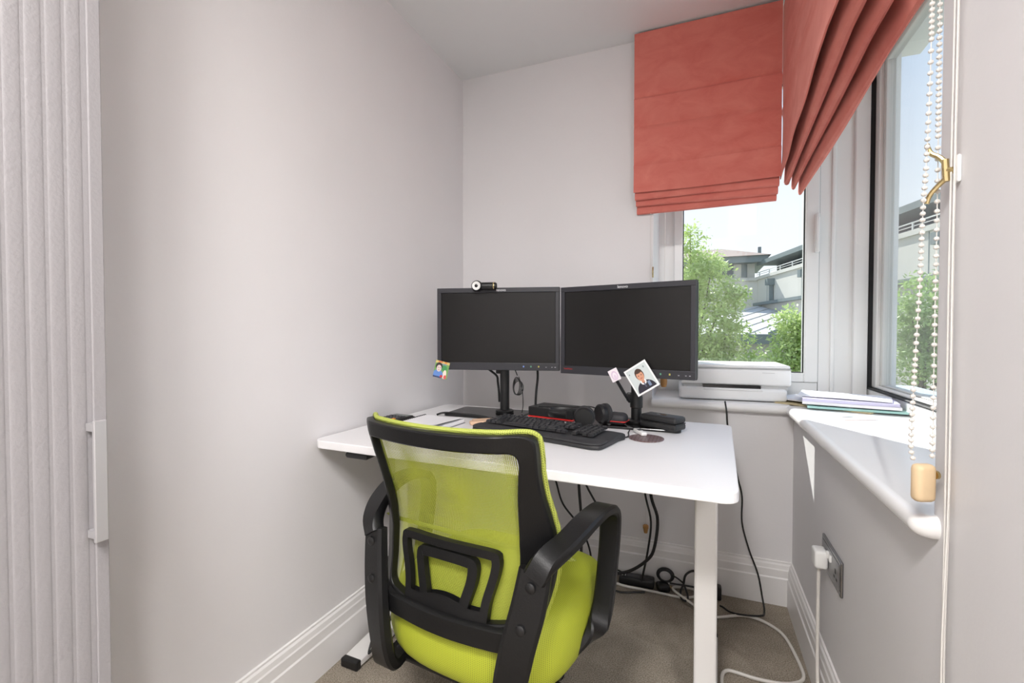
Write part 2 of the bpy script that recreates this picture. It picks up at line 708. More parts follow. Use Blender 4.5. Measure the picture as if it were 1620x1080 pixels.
mb = MB().rbox(0.468, 0.484, YW - 0.028, YW - 0.012, 1.43, 1.60, 0.005)
mb.rbox(0.470, 0.482, YW - 0.045, YW - 0.022, 1.565, 1.60, 0.004)
mb.rbox(0.469, 0.483, YW - 0.047, YW - 0.036, 1.43, 1.585, 0.005)
obj('handle', mb, WHITEP, win1, True)
obj('seal_line', MB().box(0.487, 0.4895, YW - 0.008, YW + 0.0, 0.858, WZ1 - 0.03), mat('grey_seal', (150, 150, 150), 0.6), win1)

post = struct('trim_4', MB().box(0.4895, XW + 0.1, YW - 0.006, YW + 0.1, WZ0, WZ1), UPVC, 'white corner post between the two windows')
mb = MB()
mb.rbox(0.532, 0.548, YW - 0.016, YW, WZ0, WZ1, 0.005)
mb.rbox(0.612, XW - 0.004, YW - 0.026, YW, WZ0, WZ1, 0.008)
obj('moulding', mb, UPVC, post, True)

win2 = struct('window_2', MB().box(XW, XW + 0.07, JAMB_Y, YW - 0.006, WZ0, 0.838), UPVC, 'tall white window over the deep sill')
mb = MB()
frame_rect(mb, JAMB_Y, YW - 0.008, 0.839, 2.262, 0.008, XW - 0.004, XW + 0.02, 'y')
obj('gasket', mb, GASKET, win2)
mb = MB()
frame_rect(mb, JAMB_Y + 0.008, YW - 0.018, 0.848, 2.252, 0.05, XW + 0.012, XW + 0.065, 'y', wb=0.012)
obj('sash', mb, UPVC, win2)
mb = MB()
frame_rect(mb, JAMB_Y + 0.058, YW - 0.068, 0.860, 2.202, 0.022, XW + 0.024, XW + 0.06, 'y', wb=0.006)
obj('bead', mb, mat('grey_glazing_bead', (205, 206, 202), 0.4), win2)
obj('pane', MB().box(XW + 0.034, XW + 0.040, JAMB_Y + 0.06, YW - 0.088, 0.86, 2.19), GLASS, win2)
struct('trim_5', MB().box(XW + 0.071, XW + 0.26, JAMB_Y, YW + 0.3, 0.79, 0.83), mat('outer_ledge', (190, 202, 206), 0.5), 'pale outer ledge below the right window')

# ------------------------------------------------------------------ cupboard with ribbed door
cup = thing('cupboard', 'tall white cupboard with ribbed door and bar handle at left edge', 'cupboard', (XL, 0.45, 0))
CX = 0.22                                  # depth of its carcass in front of the wall
obj('carcass', MB().box(0.003, CX - 0.02, -1.4, -0.002, 0.0, ZC - 0.005), TRIMM, cup)
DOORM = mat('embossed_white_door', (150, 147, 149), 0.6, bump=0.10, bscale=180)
dr = obj('door', MB().rbox(CX - 0.019, CX, -0.62, 0.0, 0.005, ZC - 0.008, 0.003), DOORM, cup)
obj('edge_strip', MB().rbox(CX, CX + 0.004, -0.018, 0.0, 0.005, ZC - 0.008, 0.0015), DOORM, dr)
ribm = MB()
prof = [(-0.0095, 0)] + [(0.0095 * math.cos(PI - PI * k / 8), 0.0009 * math.sin(PI * k / 8)) for k in range(1, 8)] + [(0.0095, 0)]
vs = []
for z in (0.01, ZC - 0.013):
    for a, b in prof:
        vs.append((CX + b, a, z))
k = len(prof)
ribm.add(vs, [(i, i + 1, k + i + 1, k + i) for i in range(k - 1)] + [tuple(range(k)), tuple(range(2 * k - 1, k - 1, -1))])
first = None
for i in range(18):
    y = -0.034 - 0.0232 * i
    if first is None:
        first = obj('rib', ribm, DOORM, dr, True)
        o = first
    else:
        o = first.copy()
        COL.objects.link(o)
        o.parent = dr
    o.location = (0, y, 0)
mb = MB().rbox(CX + 0.022, CX + 0.028, -0.030, -0.012, 0.755, 0.945, 0.0015)
mb.box(CX + 0.003, CX + 0.023, -0.028, -0.016, 0.76, 0.772)
mb.box(CX + 0.003, CX + 0.023, -0.028, -0.016, 0.928, 0.94)
obj('handle', mb, mat('satin_nickel', (196, 195, 197), 0.35, metal=0.6), dr)

# two added ceiling fill lights, out of view, brightening the interior
for lx, ly, lab in ((-0.22, -0.55, 'added round ceiling fill light behind the viewer'), (1.0, -1.1, 'added round ceiling fill light in far corner of adjoining room')):
    fill_lamp = thing('ceiling_fill_light', lab, 'fill_lamp', (lx, ly, ZC), 0, 'added fill lights behind the viewer')
    obj('base', MB().lathe([(0.001, -0.001), (0.25, -0.001), (0.25, -0.03), (0.235, -0.04), (0.001, -0.04)], n=40), WHITEP, fill_lamp, True)
    obj('diffuser', MB().lathe([(0.001, -0.062), (0.12, -0.060), (0.2, -0.052), (0.228, -0.0405)], n=40), mat('fill_diffuser', (255, 252, 250), 0.5, emit=FILL_STRENGTH), fill_lamp, True)

# ------------------------------------------------------------------ desk
DZ = 0.75
desk = thing('standing_desk', 'white sit-stand desk with rounded corners and steel legs', 'desk', (-0.499, 1.462, 0), math.radians(-2.2))
obj('desktop', MB().prism(rrect(-0.594, 0.594, -0.39, 0.39, 0.035), DZ - 0.025, DZ, 0.003), DESKW, desk)
obj('crossbar', MB().rbox(-0.5, 0.5, -0.02, 0.03, DZ - 0.065, DZ - 0.026, 0.004), DESKM, desk)
for s in (-1, 1):
    cx = 0.523 * s + (-.0 if s > 0 else 0)
    lg = obj('leg', MB().rbox(cx - 0.03, cx + 0.03, -0.045, 0.045, 0.03, DZ - 0.026, 0.006), DESKM, desk)
    ft = obj('foot', MB().prism([(-0.31, 0.008), (0.31, 0.008), (0.31, 0.026), (0.08, 0.045), (-0.08, 0.045), (-0.31, 0.026)], cx - 0.033, cx + 0.033, 0.003, 2, 'x'), DESKM, desk)
    for e_ in (-1, 1):
        obj('foot_cap', MB().rbox(cx - 0.034, cx + 0.034, 0.295 * e_ if e_ > 0 else -0.318, 0.318 if e_ > 0 else -0.295, 0.001, 0.030, 0.005), BLACK, ft)
obj('control_paddle', MB().prism([(-0.470, -0.378), (-0.39, -0.378), (-0.40, -0.30), (-0.46, -0.30)], DZ - 0.047, DZ - 0.0255, 0.008), BLACK, desk)

# ------------------------------------------------------------------ office chair
CH_Y0 = 0.28
th = math.radians(-7.0)
co = Vector((-0.5145, 0.8345, 0)) + Vector((-math.sin(th), math.cos(th), 0)) * CH_Y0
chair = thing('office_chair', 'lime green mesh office chair with black frame and armrests', 'chair', co, th)


def interp(tab, z):
    if z <= tab[0][0]:
        return tab[0][1]
    for (a, p), (b, q) in zip(tab, tab[1:]):
        if z <= b:
            t_ = (z - a) / (b - a)
            return p + (q - p) * t_
    return tab[-1][1]


YBT = [(.42, .058), (.48, .06), (.55, .071), (.62, .075), (.67, .067), (.71, .055), (.76, .036), (.80, .02), (.85, .002), (.89, -.006)]


def yback(x, z):
    a = abs(x)
    wrap = max(0, a - 0.165) * 0.75
    bow = -0.024 * max(0, 1 - (a / 0.19) ** 2)
    return interp(YBT, z) + wrap + bow - CH_Y0


OUT = [(0, .882), (.06, .8825), (.12, .884), (.17, .886), (.200, .885), (.213, .880), (.221, .868), (.222, .845), (.219, .80), (.219, .75), (.224, .70), (.229, .65), (.230, .60), (.224, .55), (.212, .50), (.196, .455), (.16, .442), (.08, .433), (0, .430)]
INN = [(0, .846), (.06, .8465), (.12, .848), (.165, .850), (.180, .848), (.1875, .843), (.191, .834), (.191, .82), (.186, .79), (.180, .75), (.175, .70), (.172, .65), (.171, .60), (.169, .55), (.165, .51), (.158, .495), (.14, .487), (.08, .478), (0, .475)]


def loop(h):
    P = [Vector((x, 0, z)) for x, z in h]
    P = spline(P, 4)
    full = [(p.x, p.z) for p in P] + [(-p.x, p.z) for p in reversed(P[1:-1])]
    return full


def ring_solid(lo, li, front, back, yf):
    n = len(lo)
    vs = []
    for (x, z) in lo:
        vs.append((x, yf(x, z) + front, z))
    for (x, z) in li:
        vs.append((x, yf(x, z) + front, z))
    for (x, z) in lo:
        vs.append((x, yf(x, z) + back, z))
    for (x, z) in li:
        vs.append((x, yf(x, z) + back, z))
    fs = []
    for i in range(n):
        j = (i + 1) % n
        fs += [(i, j, n + j, n + i), (2 * n + j, 2 * n + i, 3 * n + i, 3 * n + j), (j, i, 2 * n + i, 2 * n + j), (n + i, n + j, 3 * n + j, 3 * n + i)]
    return MB().add(vs, fs)


lo, li = loop(OUT), loop(INN)
fr = obj('back_frame', ring_solid(lo, li, 0.012, -0.012, yback), BLACK2, chair, True)
bv = fr.modifiers.new('soft', 'BEVEL')
bv.width = 0.004
bv.segments = 2
bv.limit_method = 'ANGLE'
bv.angle_limit = math.radians(50)


def halfw(z):
    P = spline([Vector((x, 0, zz)) for x, zz in OUT], 6)
    best = 0
    for a, b in zip(P, P[1:]):
        if min(a.z, b.z) <= z <= max(a.z, b.z) and abs(a.z - b.z) > 1e-6:
            t_ = (z - a.z) / (b.z - a.z)
            best = max(best, a.x + (b.x - a.x) * t_)
    return best


MESHF = mesh_fabric('lime_mesh', (170, 178, 66), 0.0062, -0.02)
zs = [0.452 + (0.8835 - 0.452) * i / 40 for i in range(41)]
hw = [max(halfw(z) + 0.003, 0.19) for z in zs]
hw[-1] = 0.195
hw[-2] = 0.214


def sheet(off):
    def fn(u, v):
        i = min(40, int(round(v * 40)))
        x = (2 * u - 1) * hw[i]
        z = zs[i] + (0.004 if i == 40 else 0)
        return (x, yback(x, z) + off, z)
    return MB().grid(fn, 28, 40)


mb = sheet(0.0145)
mb2 = sheet(0.024)
mb.add(mb2.v, mb2.f)
obj('mesh_panel', mb, MESHF, chair, True, uvs=lambda c: (c.x, c.z), label='see-through lime green mesh')
# green fabric rim that wraps over the top edge of the frame
rim = [p for p in lo if p[1] > 0.60]
rim_r = sorted([p for p in rim], key=lambda p: math.atan2(p[1] - 0.7, p[0]))
obj('mesh_rim', MB().tube([(x * 1.006, yback(x, z) + 0.017, z + (0.003 if z > .87 else 0)) for x, z in rim_r], 0.0052, 8, 2), dotted_fabric('lime_rim_fabric', (174, 184, 84), (100, 106, 46), 0.0075, 0.35), chair, True, uvs=lambda c: (c.x, c.z + c.y))

# lumbar support: two nested arches rising from the lower bar
def arch(pts, wd, y0, y1):
    P = spline([Vector((x, 0, z)) for x, z in pts], 6)
    a, b = [], []
    for i, p in enumerate(P):
        t_ = (P[min(i + 1, len(P) - 1)] - P[max(i - 1, 0)]).normalized()
        nn = Vector((-t_.z, 0, t_.x))
        ww = wd / 2
        a.append((p.x + nn.x * ww, p.z + nn.z * ww))
        b.append((p.x - nn.x * ww, p.z - nn.z * ww))
    n = len(P)
    vs = []
    for L_ in (a, b):
        for d in (y0, y1):
            for x, z in L_:
                vs.append((x, yback(x, z) + d, z))
    fs = []
    for i in range(n - 1):
        A0, A1, B0, B1 = i, n + i, 2 * n + i, 3 * n + i
        fs += [(A0, A0 + 1, B0 + 1, B0), (A1 + 1, A1, B1, B1 + 1), (A0 + 1, A0, A1, A1 + 1), (B0, B0 + 1, B1 + 1, B1)]
    fs += [(0, n, 3 * n, 2 * n), (n - 1, 2 * n - 1, 4 * n - 1, 3 * n - 1)]
    return MB().add(vs, fs)


mb = arch([(-.100, .468), (-.104, .52), (-.120, .58), (-.122, .608), (-.108, .618), (0, .620), (.108, .618), (.122, .608), (.120, .58), (.104, .52), (.100, .468)], 0.018, -0.010, 0.006)
lum = obj('lumbar_support', mb, BLACK2, chair, True)
mb = arch([(-.050, .466), (-.052, .50), (-.066, .55), (-.070, .582), (-.060, .593), (0, .596), (.060, .593), (.070, .582), (.066, .55), (.052, .50), (.050, .466)], 0.022, -0.010, 0.006)
obj('inner_arch', mb, BLACK2, lum, True)
mb = MB()
nn_ = 24
def fnp(u, v):
    x = (2 * u - 1) * 0.098
    z = 0.462 + v * (0.040 + 0.012 * max(0, 1 - (x / .06) ** 2))
    return (x, yback(x, z) - 0.010, z)
g1 = MB().grid(fnp, 20, 4)
g2 = MB().grid(lambda u, v: (lambda p: (p[0], p[1] + 0.015, p[2]))(fnp(u, v)), 20, 4)
mb.add(g1.v, g1.f)
mb.add(g2.v, g2.f)
obj('lower_plate', mb, BLACK2, lum, True)
# thick curved lower bar
pts = [(x, yback(x, .455) - 0.004, .455 + 0.10 * x * x) for x in (-.19, -.15, -.1, -.05, 0, .05, .1, .15, .19)]
obj('lower_bar', MB().strap(pts, [0.050] * 9, [0.034] * 9, [(0, 0, 1)] * 9), BLACK2, chair, True)

# seat cushion
def seat_fn():
    bm = bmesh.new()
    bmesh.ops.create_cube(bm, size=2)
    bmesh.ops.subdivide_edges(bm, edges=bm.edges[:], cuts=11, use_grid_fill=True)
    for v in bm.verts:
        x, y, z = v.co
        # superellipsoid-like rounding
        rx = abs(x) ** 4 + abs(y) ** 4
        k = 1.0 / max(1.0, rx ** 0.25) if rx > 1 else 1.0
        x2, y2 = x * k, y * k
        edge = max(abs(x2) ** 4 + abs(y2) ** 4, 0) ** 0.25
        fall = math.sqrt(max(0.0, 1 - edge ** 5)) if edge < 1 else 0
        if z > 0.0:
            zz = 0.035 + z * (0.045 * fall + 0.005)
        else:
            zz = -0.03 + z * (0.05 * fall + 0.003) + 0.05
        if abs(z) < 0.999:
            zz = z * 0.05 + 0.01
        px = x2 * 0.252
        py = y2 * 0.245
        pz = 0.395 + zz + 0.008 * x * x * (1 if z > 0 else 0) - 0.03 * max(0, y2) ** 3
        v.co = (px, py + 0.275 - CH_Y0, pz)
    return MB().addbm(bm)


def seat_solid():
    """rings of a rounded-square cushion from bottom centre to top centre"""
    prof = [(0.0, .295), (.55, .295), (.80, .300), (.92, .315), (.985, .345), (1.0, .385), (.985, .425), (.94, .452), (.86, .468), (.70, .474), (.45, .470), (.0, .466)]
    P = spline([Vector((a, 0, b)) for a, b in prof], 3)
    n = 48
    vs = []
    for p in P:
        for k in range(n):
            a = 2 * PI * k / n
            c, s_ = math.cos(a), math.sin(a)
            q = (abs(c) ** 3.6 + abs(s_) ** 3.6) ** (-1 / 3.6)
            x, y = c * q * max(p.x, 0.0), s_ * q * max(p.x, 0.0)
            taper = 1.0 - 0.06 * (1 - (y + 1) / 2)
            z = p.z - 0.025 * max(0, y) ** 3 + 0.012 * (x * x - 0.3) * (p.x)
            vs.append((x * 0.255 * taper, y * 0.245 + 0.285 - CH_Y0, z))
    fs = [(i * n + k, i * n + (k + 1) % n, (i + 1) * n + (k + 1) % n, (i + 1) * n + k) for i in range(len(P) - 1) for k in range(n)]
    return MB().add(vs, fs)


SEATF = dotted_fabric('lime_seat_fabric', (172, 181, 50), (104, 111, 24), 0.0085, 0.5)


def seat_uv(c):
    x, y = c.x / .255, (c.y - .285 + CH_Y0) / .245
    rr = (abs(x) ** 3.6 + abs(y) ** 3.6) ** (1 / 3.6)
    return (math.atan2(x, -y) * .26, c.z * 1.1 + (1 - min(1, rr)) * .25)


obj('seat', seat_solid(), SEATF, chair, True, uvs=seat_uv)
obj('seat_pan', MB().rbox(-0.20, 0.20, 0.09 - CH_Y0, 0.47 - CH_Y0, 0.272, 0.298, 0.01), BLACK2, chair, True)
for s in (-1, 1):
    # bracket rising from under the seat behind the stile
    c = CH_Y0
    pts = [(.205 * s, .19 - c, .282), (.190 * s, .10 - c, .283), (.176 * s, .045 - c, .300), (.170 * s, .022 - c, .36), (.185 * s, .024 - c, .45), (.204 * s, .040 - c, .54), (.214 * s, .052 - c, .612)]
    br = obj('back_bracket', MB().strap(pts, [.05, .055, .062, .066, .07, .07, .066], [.022, .024, .026, .028, .028, .028, .026], [(1, 0, 0)] * 3 + [(1, .25 * s, 0)] * 4), BLACK2, chair, True)
    for zz, xx, yy in ((.585, .212, .032), (.505, .197, .018)):
        obj('bolt_cap', MB().lathe([(0.011, 0.004), (0.0105, -0.002), (0.007, -0.0045), (0.0005, -0.005)], (xx * s, yy - c, zz), 16, 'y'), BLACK, br, True)
    # arm loop: back bracket, up and forward, down the front post, under the seat
    pts = [(.214 * s, .045 - c, .600), (.232 * s, .06 - c, .630), (.258 * s, .11 - c, .655), (.274 * s, .18 - c, .676), (.280 * s, .26 - c, .676), (.281 * s, .315 - c, .655), (.280 * s, .330 - c, .610),
           (.278 * s, .315 - c, .52), (.274 * s, .285 - c, .425), (.262 * s, .262 - c, .385), (.225 * s, .245 - c, .345), (.19 * s, .24 - c, .300)]
    sd = [(1, .3 * s, 0), (1, .2 * s, 0), (1, 0, 0), (1, 0, 0), (1, 0, 0), (1, 0, 0), (1, 0, 0), (1, 0, 0), (1, 0, 0), (.5, 1.0 * s, 0), (.0, 1.0 * s, 0), (0, 1 * s, 0)]
    obj('armrest', MB().strap(pts, [.05, .05, .052, .054, .054, .052, .050, .048, .048, .05, .06, .06], [.03, .03, .026, .022, .022, .022, .022, .022, .022, .024, .022, .02], sd), BLACK2, chair, True)
obj('gas_lift', MB().lathe([(0.025, 0.10), (0.025, 0.2), (0.035, 0.2), (0.035, 0.275)], (0, 0, 0), 20), BLACK, chair, True)
base = obj('star_base', MB().lathe([(0.045, 0.075), (0.05, 0.09), (0.04, 0.125), (0.028, 0.13)], (0, 0, 0), 24), BLACK2, chair, True)
for k in range(5):
    a = math.radians(-62 + 72 * k)
    d = Vector((math.cos(a), math.sin(a), 0))
    side = Vector((-d.y, d.x, 0))
    pts = [d * r_ + Vector((0, 0, z_)) for r_, z_ in ((0.03, 0.105), (0.12, 0.105), (0.22, 0.09), (0.285, 0.078))]
    obj('spoke', MB().strap(pts, [.05, .045, .04, .036], [.035, .03, .026, .022], [side] * 4), BLACK2, base, True)
    cs = obj('castor', MB().rbox(-.022, .022, -.02, .025, .03, .075, .012), BLACK2, base, True)
    M = Matrix.Translation(d * 0.285) @ Matrix.Rotation(a + 0.5, 4, 'Z')
    cs.data.transform(M)
    wl = MB()
    for q in (-1, 1):
        wl.lathe([(0.001, -.008), (.024, -.008), (.026, 0), (.024, .008), (.001, .008)], (.017 * q, 0, .0265), 20, 'x')
    cs2 = obj('castor_wheels', wl, BLACK, base, True)
    cs2.data.transform(M)

# ------------------------------------------------------------------ monitors
MON_W, MON_H = 0.4715, 0.313


def monitor(name, label, mid, ang, zc_, pole, plate, group, logo=True, red=False):
    t_ = thing(name, label, 'monitor', (pole[0], pole[1], DZ), 0, group)
    # head built in its own frame: x right, y away from the viewer, z up; then moved
    M = Matrix.Translation(Vector((mid[0] - pole[0], mid[1] - pole[1], zc_ - DZ))) @ Matrix.Rotation(ang, 4, 'Z')
    hw_, hh = MON_W / 2, MON_H / 2

    def put(nm, mb_, m_, par=t_, sm=False, **k_):
        mb_.xf(M)
        return obj(nm, mb_, m_, par, sm, **k_)
    put('housing', MB().rbox(-hw_, hw_, 0.008, 0.040, -hh, hh, 0.006), BLACK)
    mb_ = MB()
    bz, bb, bt = 0.016, 0.0285, 0.0185
    mb_.rbox(-hw_, hw_, -0.002, 0.012, hh - bt, hh, 0.002)
    mb_.rbox(-hw_, hw_, -0.002, 0.012, -hh, -hh + bb, 0.002)
    mb_.rbox(-hw_, -hw_ + bz, -0.002, 0.012, -hh + bb - .001, hh - bt + .001, 0.002)
    mb_.rbox(hw_ - bz, hw_, -0.002, 0.012, -hh + bb - .001, hh - bt + .001, 0.002)
    bezel = put('bezel', mb_, BEZEL)
    put('screen', MB().box(-hw_ + bz - .001, hw_ - bz + .001, 0.003, 0.010, -hh + bb - .001, hh - bt + .001), SCREEN)
    if True:
        put('side_edge', MB().rbox(-hw_ - 0.001, hw_ + 0.001, 0.016, 0.028, -hh - 0.001, hh + 0.001, 0.003), BLACK)
    R = M @ Matrix.Translation((0.015 if not red else 0.0, -0.0022, hh - bt / 2)) @ Matrix.Rotation(PI / 2, 4, 'X')
    text_mesh('wordmark', 'lenovo', 0.0135, mat('silver_print', (225, 225, 228), 0.4), bezel, R)
    if red:
        R = M @ Matrix.Translation((-hw_ + 0.031, -0.0022, -hh + 0.0175)) @ Matrix.Rotation(PI / 2, 4, 'X')
        text_mesh('badge', 'ThinkVision', 0.0075, RED, bezel, R)
    for i, (dx, c_) in enumerate(((-.135, (110, 140, 210)), (-.107, (90, 150, 120)), (-.078, (190, 180, 90)), (-.05, (150, 150, 155)), (-.028, (150, 150, 155)), (-.016, (170, 170, 175)))):
        put('button_mark', MB().box(hw_ + dx - .0025, hw_ + dx + .0025, -0.0026, -0.001, -hh + .012, -hh + (.018 if i < 3 else .0145)), mat('mark_%d_%d_%d' % c_, c_, 0.4), bezel)
    # mount, pole, collar, base plate
    put('mount_plate', MB().rbox(-.05, .05, 0.040, 0.050, -.05, .05, .003), BLACK)
    hm = M @ Vector((0, 0.05, 0))
    obj('mount_arm', MB().tube([hm, ((hm.x) * .4, hm.y * .5, hm.z), (0, 0, hm.z)], 0.016, 10, 4), BLACK, t_, True)
    obj('pole', MB().lathe([(0.0185, 0.012), (0.0185, zc_ - DZ + 0.05)], n=24), BLACK, t_, True)
    obj('collar', MB().lathe([(0.034, 0.008), (0.036, 0.011), (0.036, 0.018), (0.032, 0.021), (0.0186, 0.022)], n=28), BLACK, t_, True)
    x0, x1, y0, y1 = plate
    obj('base_plate', MB().prism(rrect(x0 - pole[0], x1 - pole[0], y0 - pole[1], y1 - pole[1], 0.018), 0.0, 0.009, 0.002), BLACKG, t_)
    return t_, M, bezel


mL, ML, bzL = monitor('monitor', 'left black monitor with a webcam on top', ((-.941 - .4815) / 2, (1.561 + 1.672) / 2), math.atan2(1.672 - 1.561, .4605), 1.0935, (-.722, 1.715), (-.94, -.63, 1.60, 1.80), 'pair of desktop monitors')
mR, MR, bzR = monitor('monitor', 'right black monitor with a tilted portrait photo at its lower edge', ((-.469 - .011) / 2, (1.646 + 1.547) / 2), math.atan2(1.547 - 1.646, .457), 1.088, (-.206, 1.70), (-.36, -.052, 1.605, 1.79), 'pair of desktop monitors', red=True)
# cable clips on the poles
obj('cable_clip', MB().rbox(-.035, -.015, -.012, .012, .165, .195, .004), BLACK, mL)
obj('cable_clip', MB().rbox(-.034, -.015, -.012, .012, .085, .115, .004), BLACK, mR)
obj('pole_joint', MB().lathe([(0.0187, .062), (0.022, .064), (0.022, .10), (.0187, .115)], n=20), BLACK, mR, True)

# webcam
wc = thing('webcam', 'small round webcam with silver ring on left monitor', 'webcam', ML @ Vector((0, 0, 0)) + Vector((-.722, 1.715, DZ)), 0)
wc.location = (0, 0, 0)
PW = Matrix.Translation((-.722, 1.715, DZ)) @ ML @ Matrix.Translation((-.055, -.019, MON_H / 2 + .005)) 
wc.matrix_world = PW
obj('barrel', MB().lathe([(0.001, -.018), (.013, -.018), (.014, -.012), (.014, .05), (.011, .056), (.001, .057)], (0, 0, 0.0), 24, 'x'), BLACK, wc, True)
hd = obj('head', MB().lathe([(0.001, .012), (.019, .012), (.0205, .006), (.0205, -.008), (.017, -.014), (.001, -.014)], (-.018, -.004, 0), 28, 'y'), BLACK, wc, True)
obj('ring', MB().lathe([(.0085, -.0150), (.0155, -.0155), (.0165, -.0138), (.0085, -.0138)], (-.018, -.004, 0), 28, 'y'), mat('silver_ring', (225, 225, 222), .35, metal=.2), hd, True)
obj('lens', MB().lathe([(.0005, -.0155), (.006, -.0152), (.0085, -.0140)], (-.018, -.004, 0), 20, 'y'), BLACKG, hd, True)
obj('end_ring', MB().lathe([(.0142, .044), (.0146, .046), (.0142, .048)], (0, 0, 0), 24, 'x'), BRASS, wc, True)
obj('clip', MB().box(-.012, .03, .004, .055, -.004, .001), BLACK, wc)

# prints stuck to the monitors
def print_card(name, label, cat, Mm, cx, cz, w_, h_, rot, m_, y=-.0055):
    M_ = Mm @ Matrix.Translation((cx, y, cz)) @ Matrix.Rotation(-rot, 4, 'Y')
    mb_ = MB().box(-w_ / 2, w_ / 2, -.0006, .0006, -h_ / 2, h_ / 2)
    o_ = obj(name, mb_, m_, None, uvs=lambda c: (c.x / w_ + .5, c.z / h_ + .5))
    o_.matrix_world = M_
    return tag(o_, label, cat)


WL_ = Matrix.Translation((-.722, 1.715, DZ)) @ ML
WR_ = Matrix.Translation((-.206, 1.70, DZ)) @ MR
pm1 = print_mat('colour_snapshot', (120, 168, 96), [('b', .5, .93, .5, .08, (210, 190, 120)), ('b', .35, .95, .15, .04, (208, 110, 70)), ('e', .72, .95, .1, .05, (216, 130, 60)), ('b', .6, .83, .2, .04, (120, 140, 160)), ('e', .68, .62, .22, .16, (72, 150, 90)), ('e', .78, .25, .13, .28, (232, 215, 205)), ('e', .85, .12, .1, .12, (214, 96, 96)),
                                            ('e', .30, .68, .24, .22, (52, 44, 46)), ('e', .32, .18, .36, .30, (104, 144, 210)), ('e', .32, .56, .17, .20, (226, 206, 200)), ('e', .26, .6, .03, .02, (90, 70, 80)), ('e', .39, .6, .03, .02, (90, 70, 80)), ('e', .33, .46, .06, .02, (190, 130, 120)), ('b', .3, .04, .3, .05, (60, 74, 110)), ('e', .58, .12, .1, .08, (196, 60, 60))])
print_card('photo_print', 'small colourful snapshot tucked at the left monitor corner', 'photo', WL_, -.2185, -.157, .056, .066, math.radians(-13), pm1)
pm2 = print_mat('portrait_print', (240, 240, 240), [('b', .5, .5, .44, .44, (206, 214, 214)), ('e', .5, .04, .40, .36, (48, 46, 58)), ('b', .5, .03, .42, .03, (240, 240, 240)), ('e', .5, .64, .175, .22, (82, 62, 54)), ('e', .5, .36, .12, .1, (238, 238, 240)), ('b', .5, .40, .06, .08, (206, 150, 124)), ('e', .5, .59, .145, .185, (212, 156, 128)), ('e', .5, .76, .15, .07, (82, 62, 54)), ('b', .5, .25, .025, .09, (90, 92, 110)),
                                               ('e', .44, .61, .025, .015, (60, 42, 38)), ('e', .56, .61, .025, .015, (60, 42, 38)), ('e', .5, .5, .05, .015, (176, 96, 88)), ('b', .68, .22, .055, .09, (126, 142, 168)), ('e', .14, .8, .02, .03, (130, 140, 140)), ('e', .8, .82, .03, .04, (150, 160, 160))])
print_card('portrait_photo', 'white-bordered portrait photo of child in dark school jumper, tilted', 'photo', WR_, .070, -.157, .084, .094, math.radians(33), pm2, y=-.012)
pm3 = print_mat('pink_doodle', (236, 228, 234), [('e', .5, .45, .33, .38, (214, 190, 214)), ('e', .5, .42, .24, .30, (236, 226, 234)), ('e', .5, .30, .14, .22, (222, 204, 222))])
print_card('paper_note', 'small pale pink doodle note beside the tilted portrait photo', 'note', WR_, -.024, -.152, .034, .042, math.radians(28), pm3, y=-.010)
tag(obj('slanting_cable', MB().tube([(-.273, 1.60, .938), (-.256, 1.63, .900), (-.240, 1.65, .866), (-.226, 1.675, .836)], 0.0055, 8, 4), CABLE, None, True), 'black cable slanting down behind the pink note to the pole', 'cable')

# ------------------------------------------------------------------ keyboard
KB = thing('keyboard', 'black ergonomic keyboard with padded palm rest on white desk', 'keyboard', (-.462, 1.425, DZ), math.radians(-13.5))
outl = [(-.235, .085), (-.238, .05), (-.243, -.04), (-.236, -.075), (-.205, -.098), (-.10, -.092), (0, -.086), (.10, -.088), (.195, -.094), (.222, -.088), (.236, -.068), (.236, .05), (.234, .085), (.12, .090), (0, .092), (-.12, .090)]
P = [(p.x, p.y) for p in spline([Vector((a, b, 0)) for a, b in outl] + [Vector((*outl[0], 0))], 3)][:-1]
mb = MB().prism(P, 0.0, 0.012, 0.004)
mb.v = [(x, y, z * (1.0 + 0.75 * max(0, (y + .09) / .18)) + 0.001) for x, y, z in mb.v]
obj('body', mb, mat('keyboard_black', (40, 40, 42), .5), KB, True)
rest = [(-.238, -.028), (-.240, -.05), (-.234, -.078), (-.204, -.097), (-.1, -.091), (0, -.085), (.1, -.087), (.195, -.093), (.221, -.087), (.234, -.066), (.234, -.028)]
P = [(p.x, p.y) for p in spline([Vector((a, b, 0)) for a, b in rest], 3)]
obj('palm_rest', MB().prism(P, 0.012, 0.020, 0.005), mat('palm_rest_black', (50, 50, 52), .6, bump=.15, bscale=400), KB, True)
KEYM = mat('key_black', (42, 42, 45), .3)


def keymesh(wd):
    bm = bmesh.new()
    bmesh.ops.create_cube(bm, size=1)
    for v in bm.verts:
        s_ = 0.78 if v.co.z > 0 else 1.0
        v.co = Vector((v.co.x * wd * s_, v.co.y * .0158 * s_, v.co.z * .008))
    return MB().addbm(bm)


keyproto = {}


def key(x, y, wd):
    if wd not in keyproto:
        keyproto[wd] = obj('key', keymesh(wd), KEYM, KB)
        o_ = keyproto[wd]
    else:
        o_ = keyproto[wd].copy()
        COL.objects.link(o_)
        o_.parent = KB
    o_.location = (x, y, .0255 + .055 * (y + .02))
    o_.rotation_euler = (.045, 0, 0)


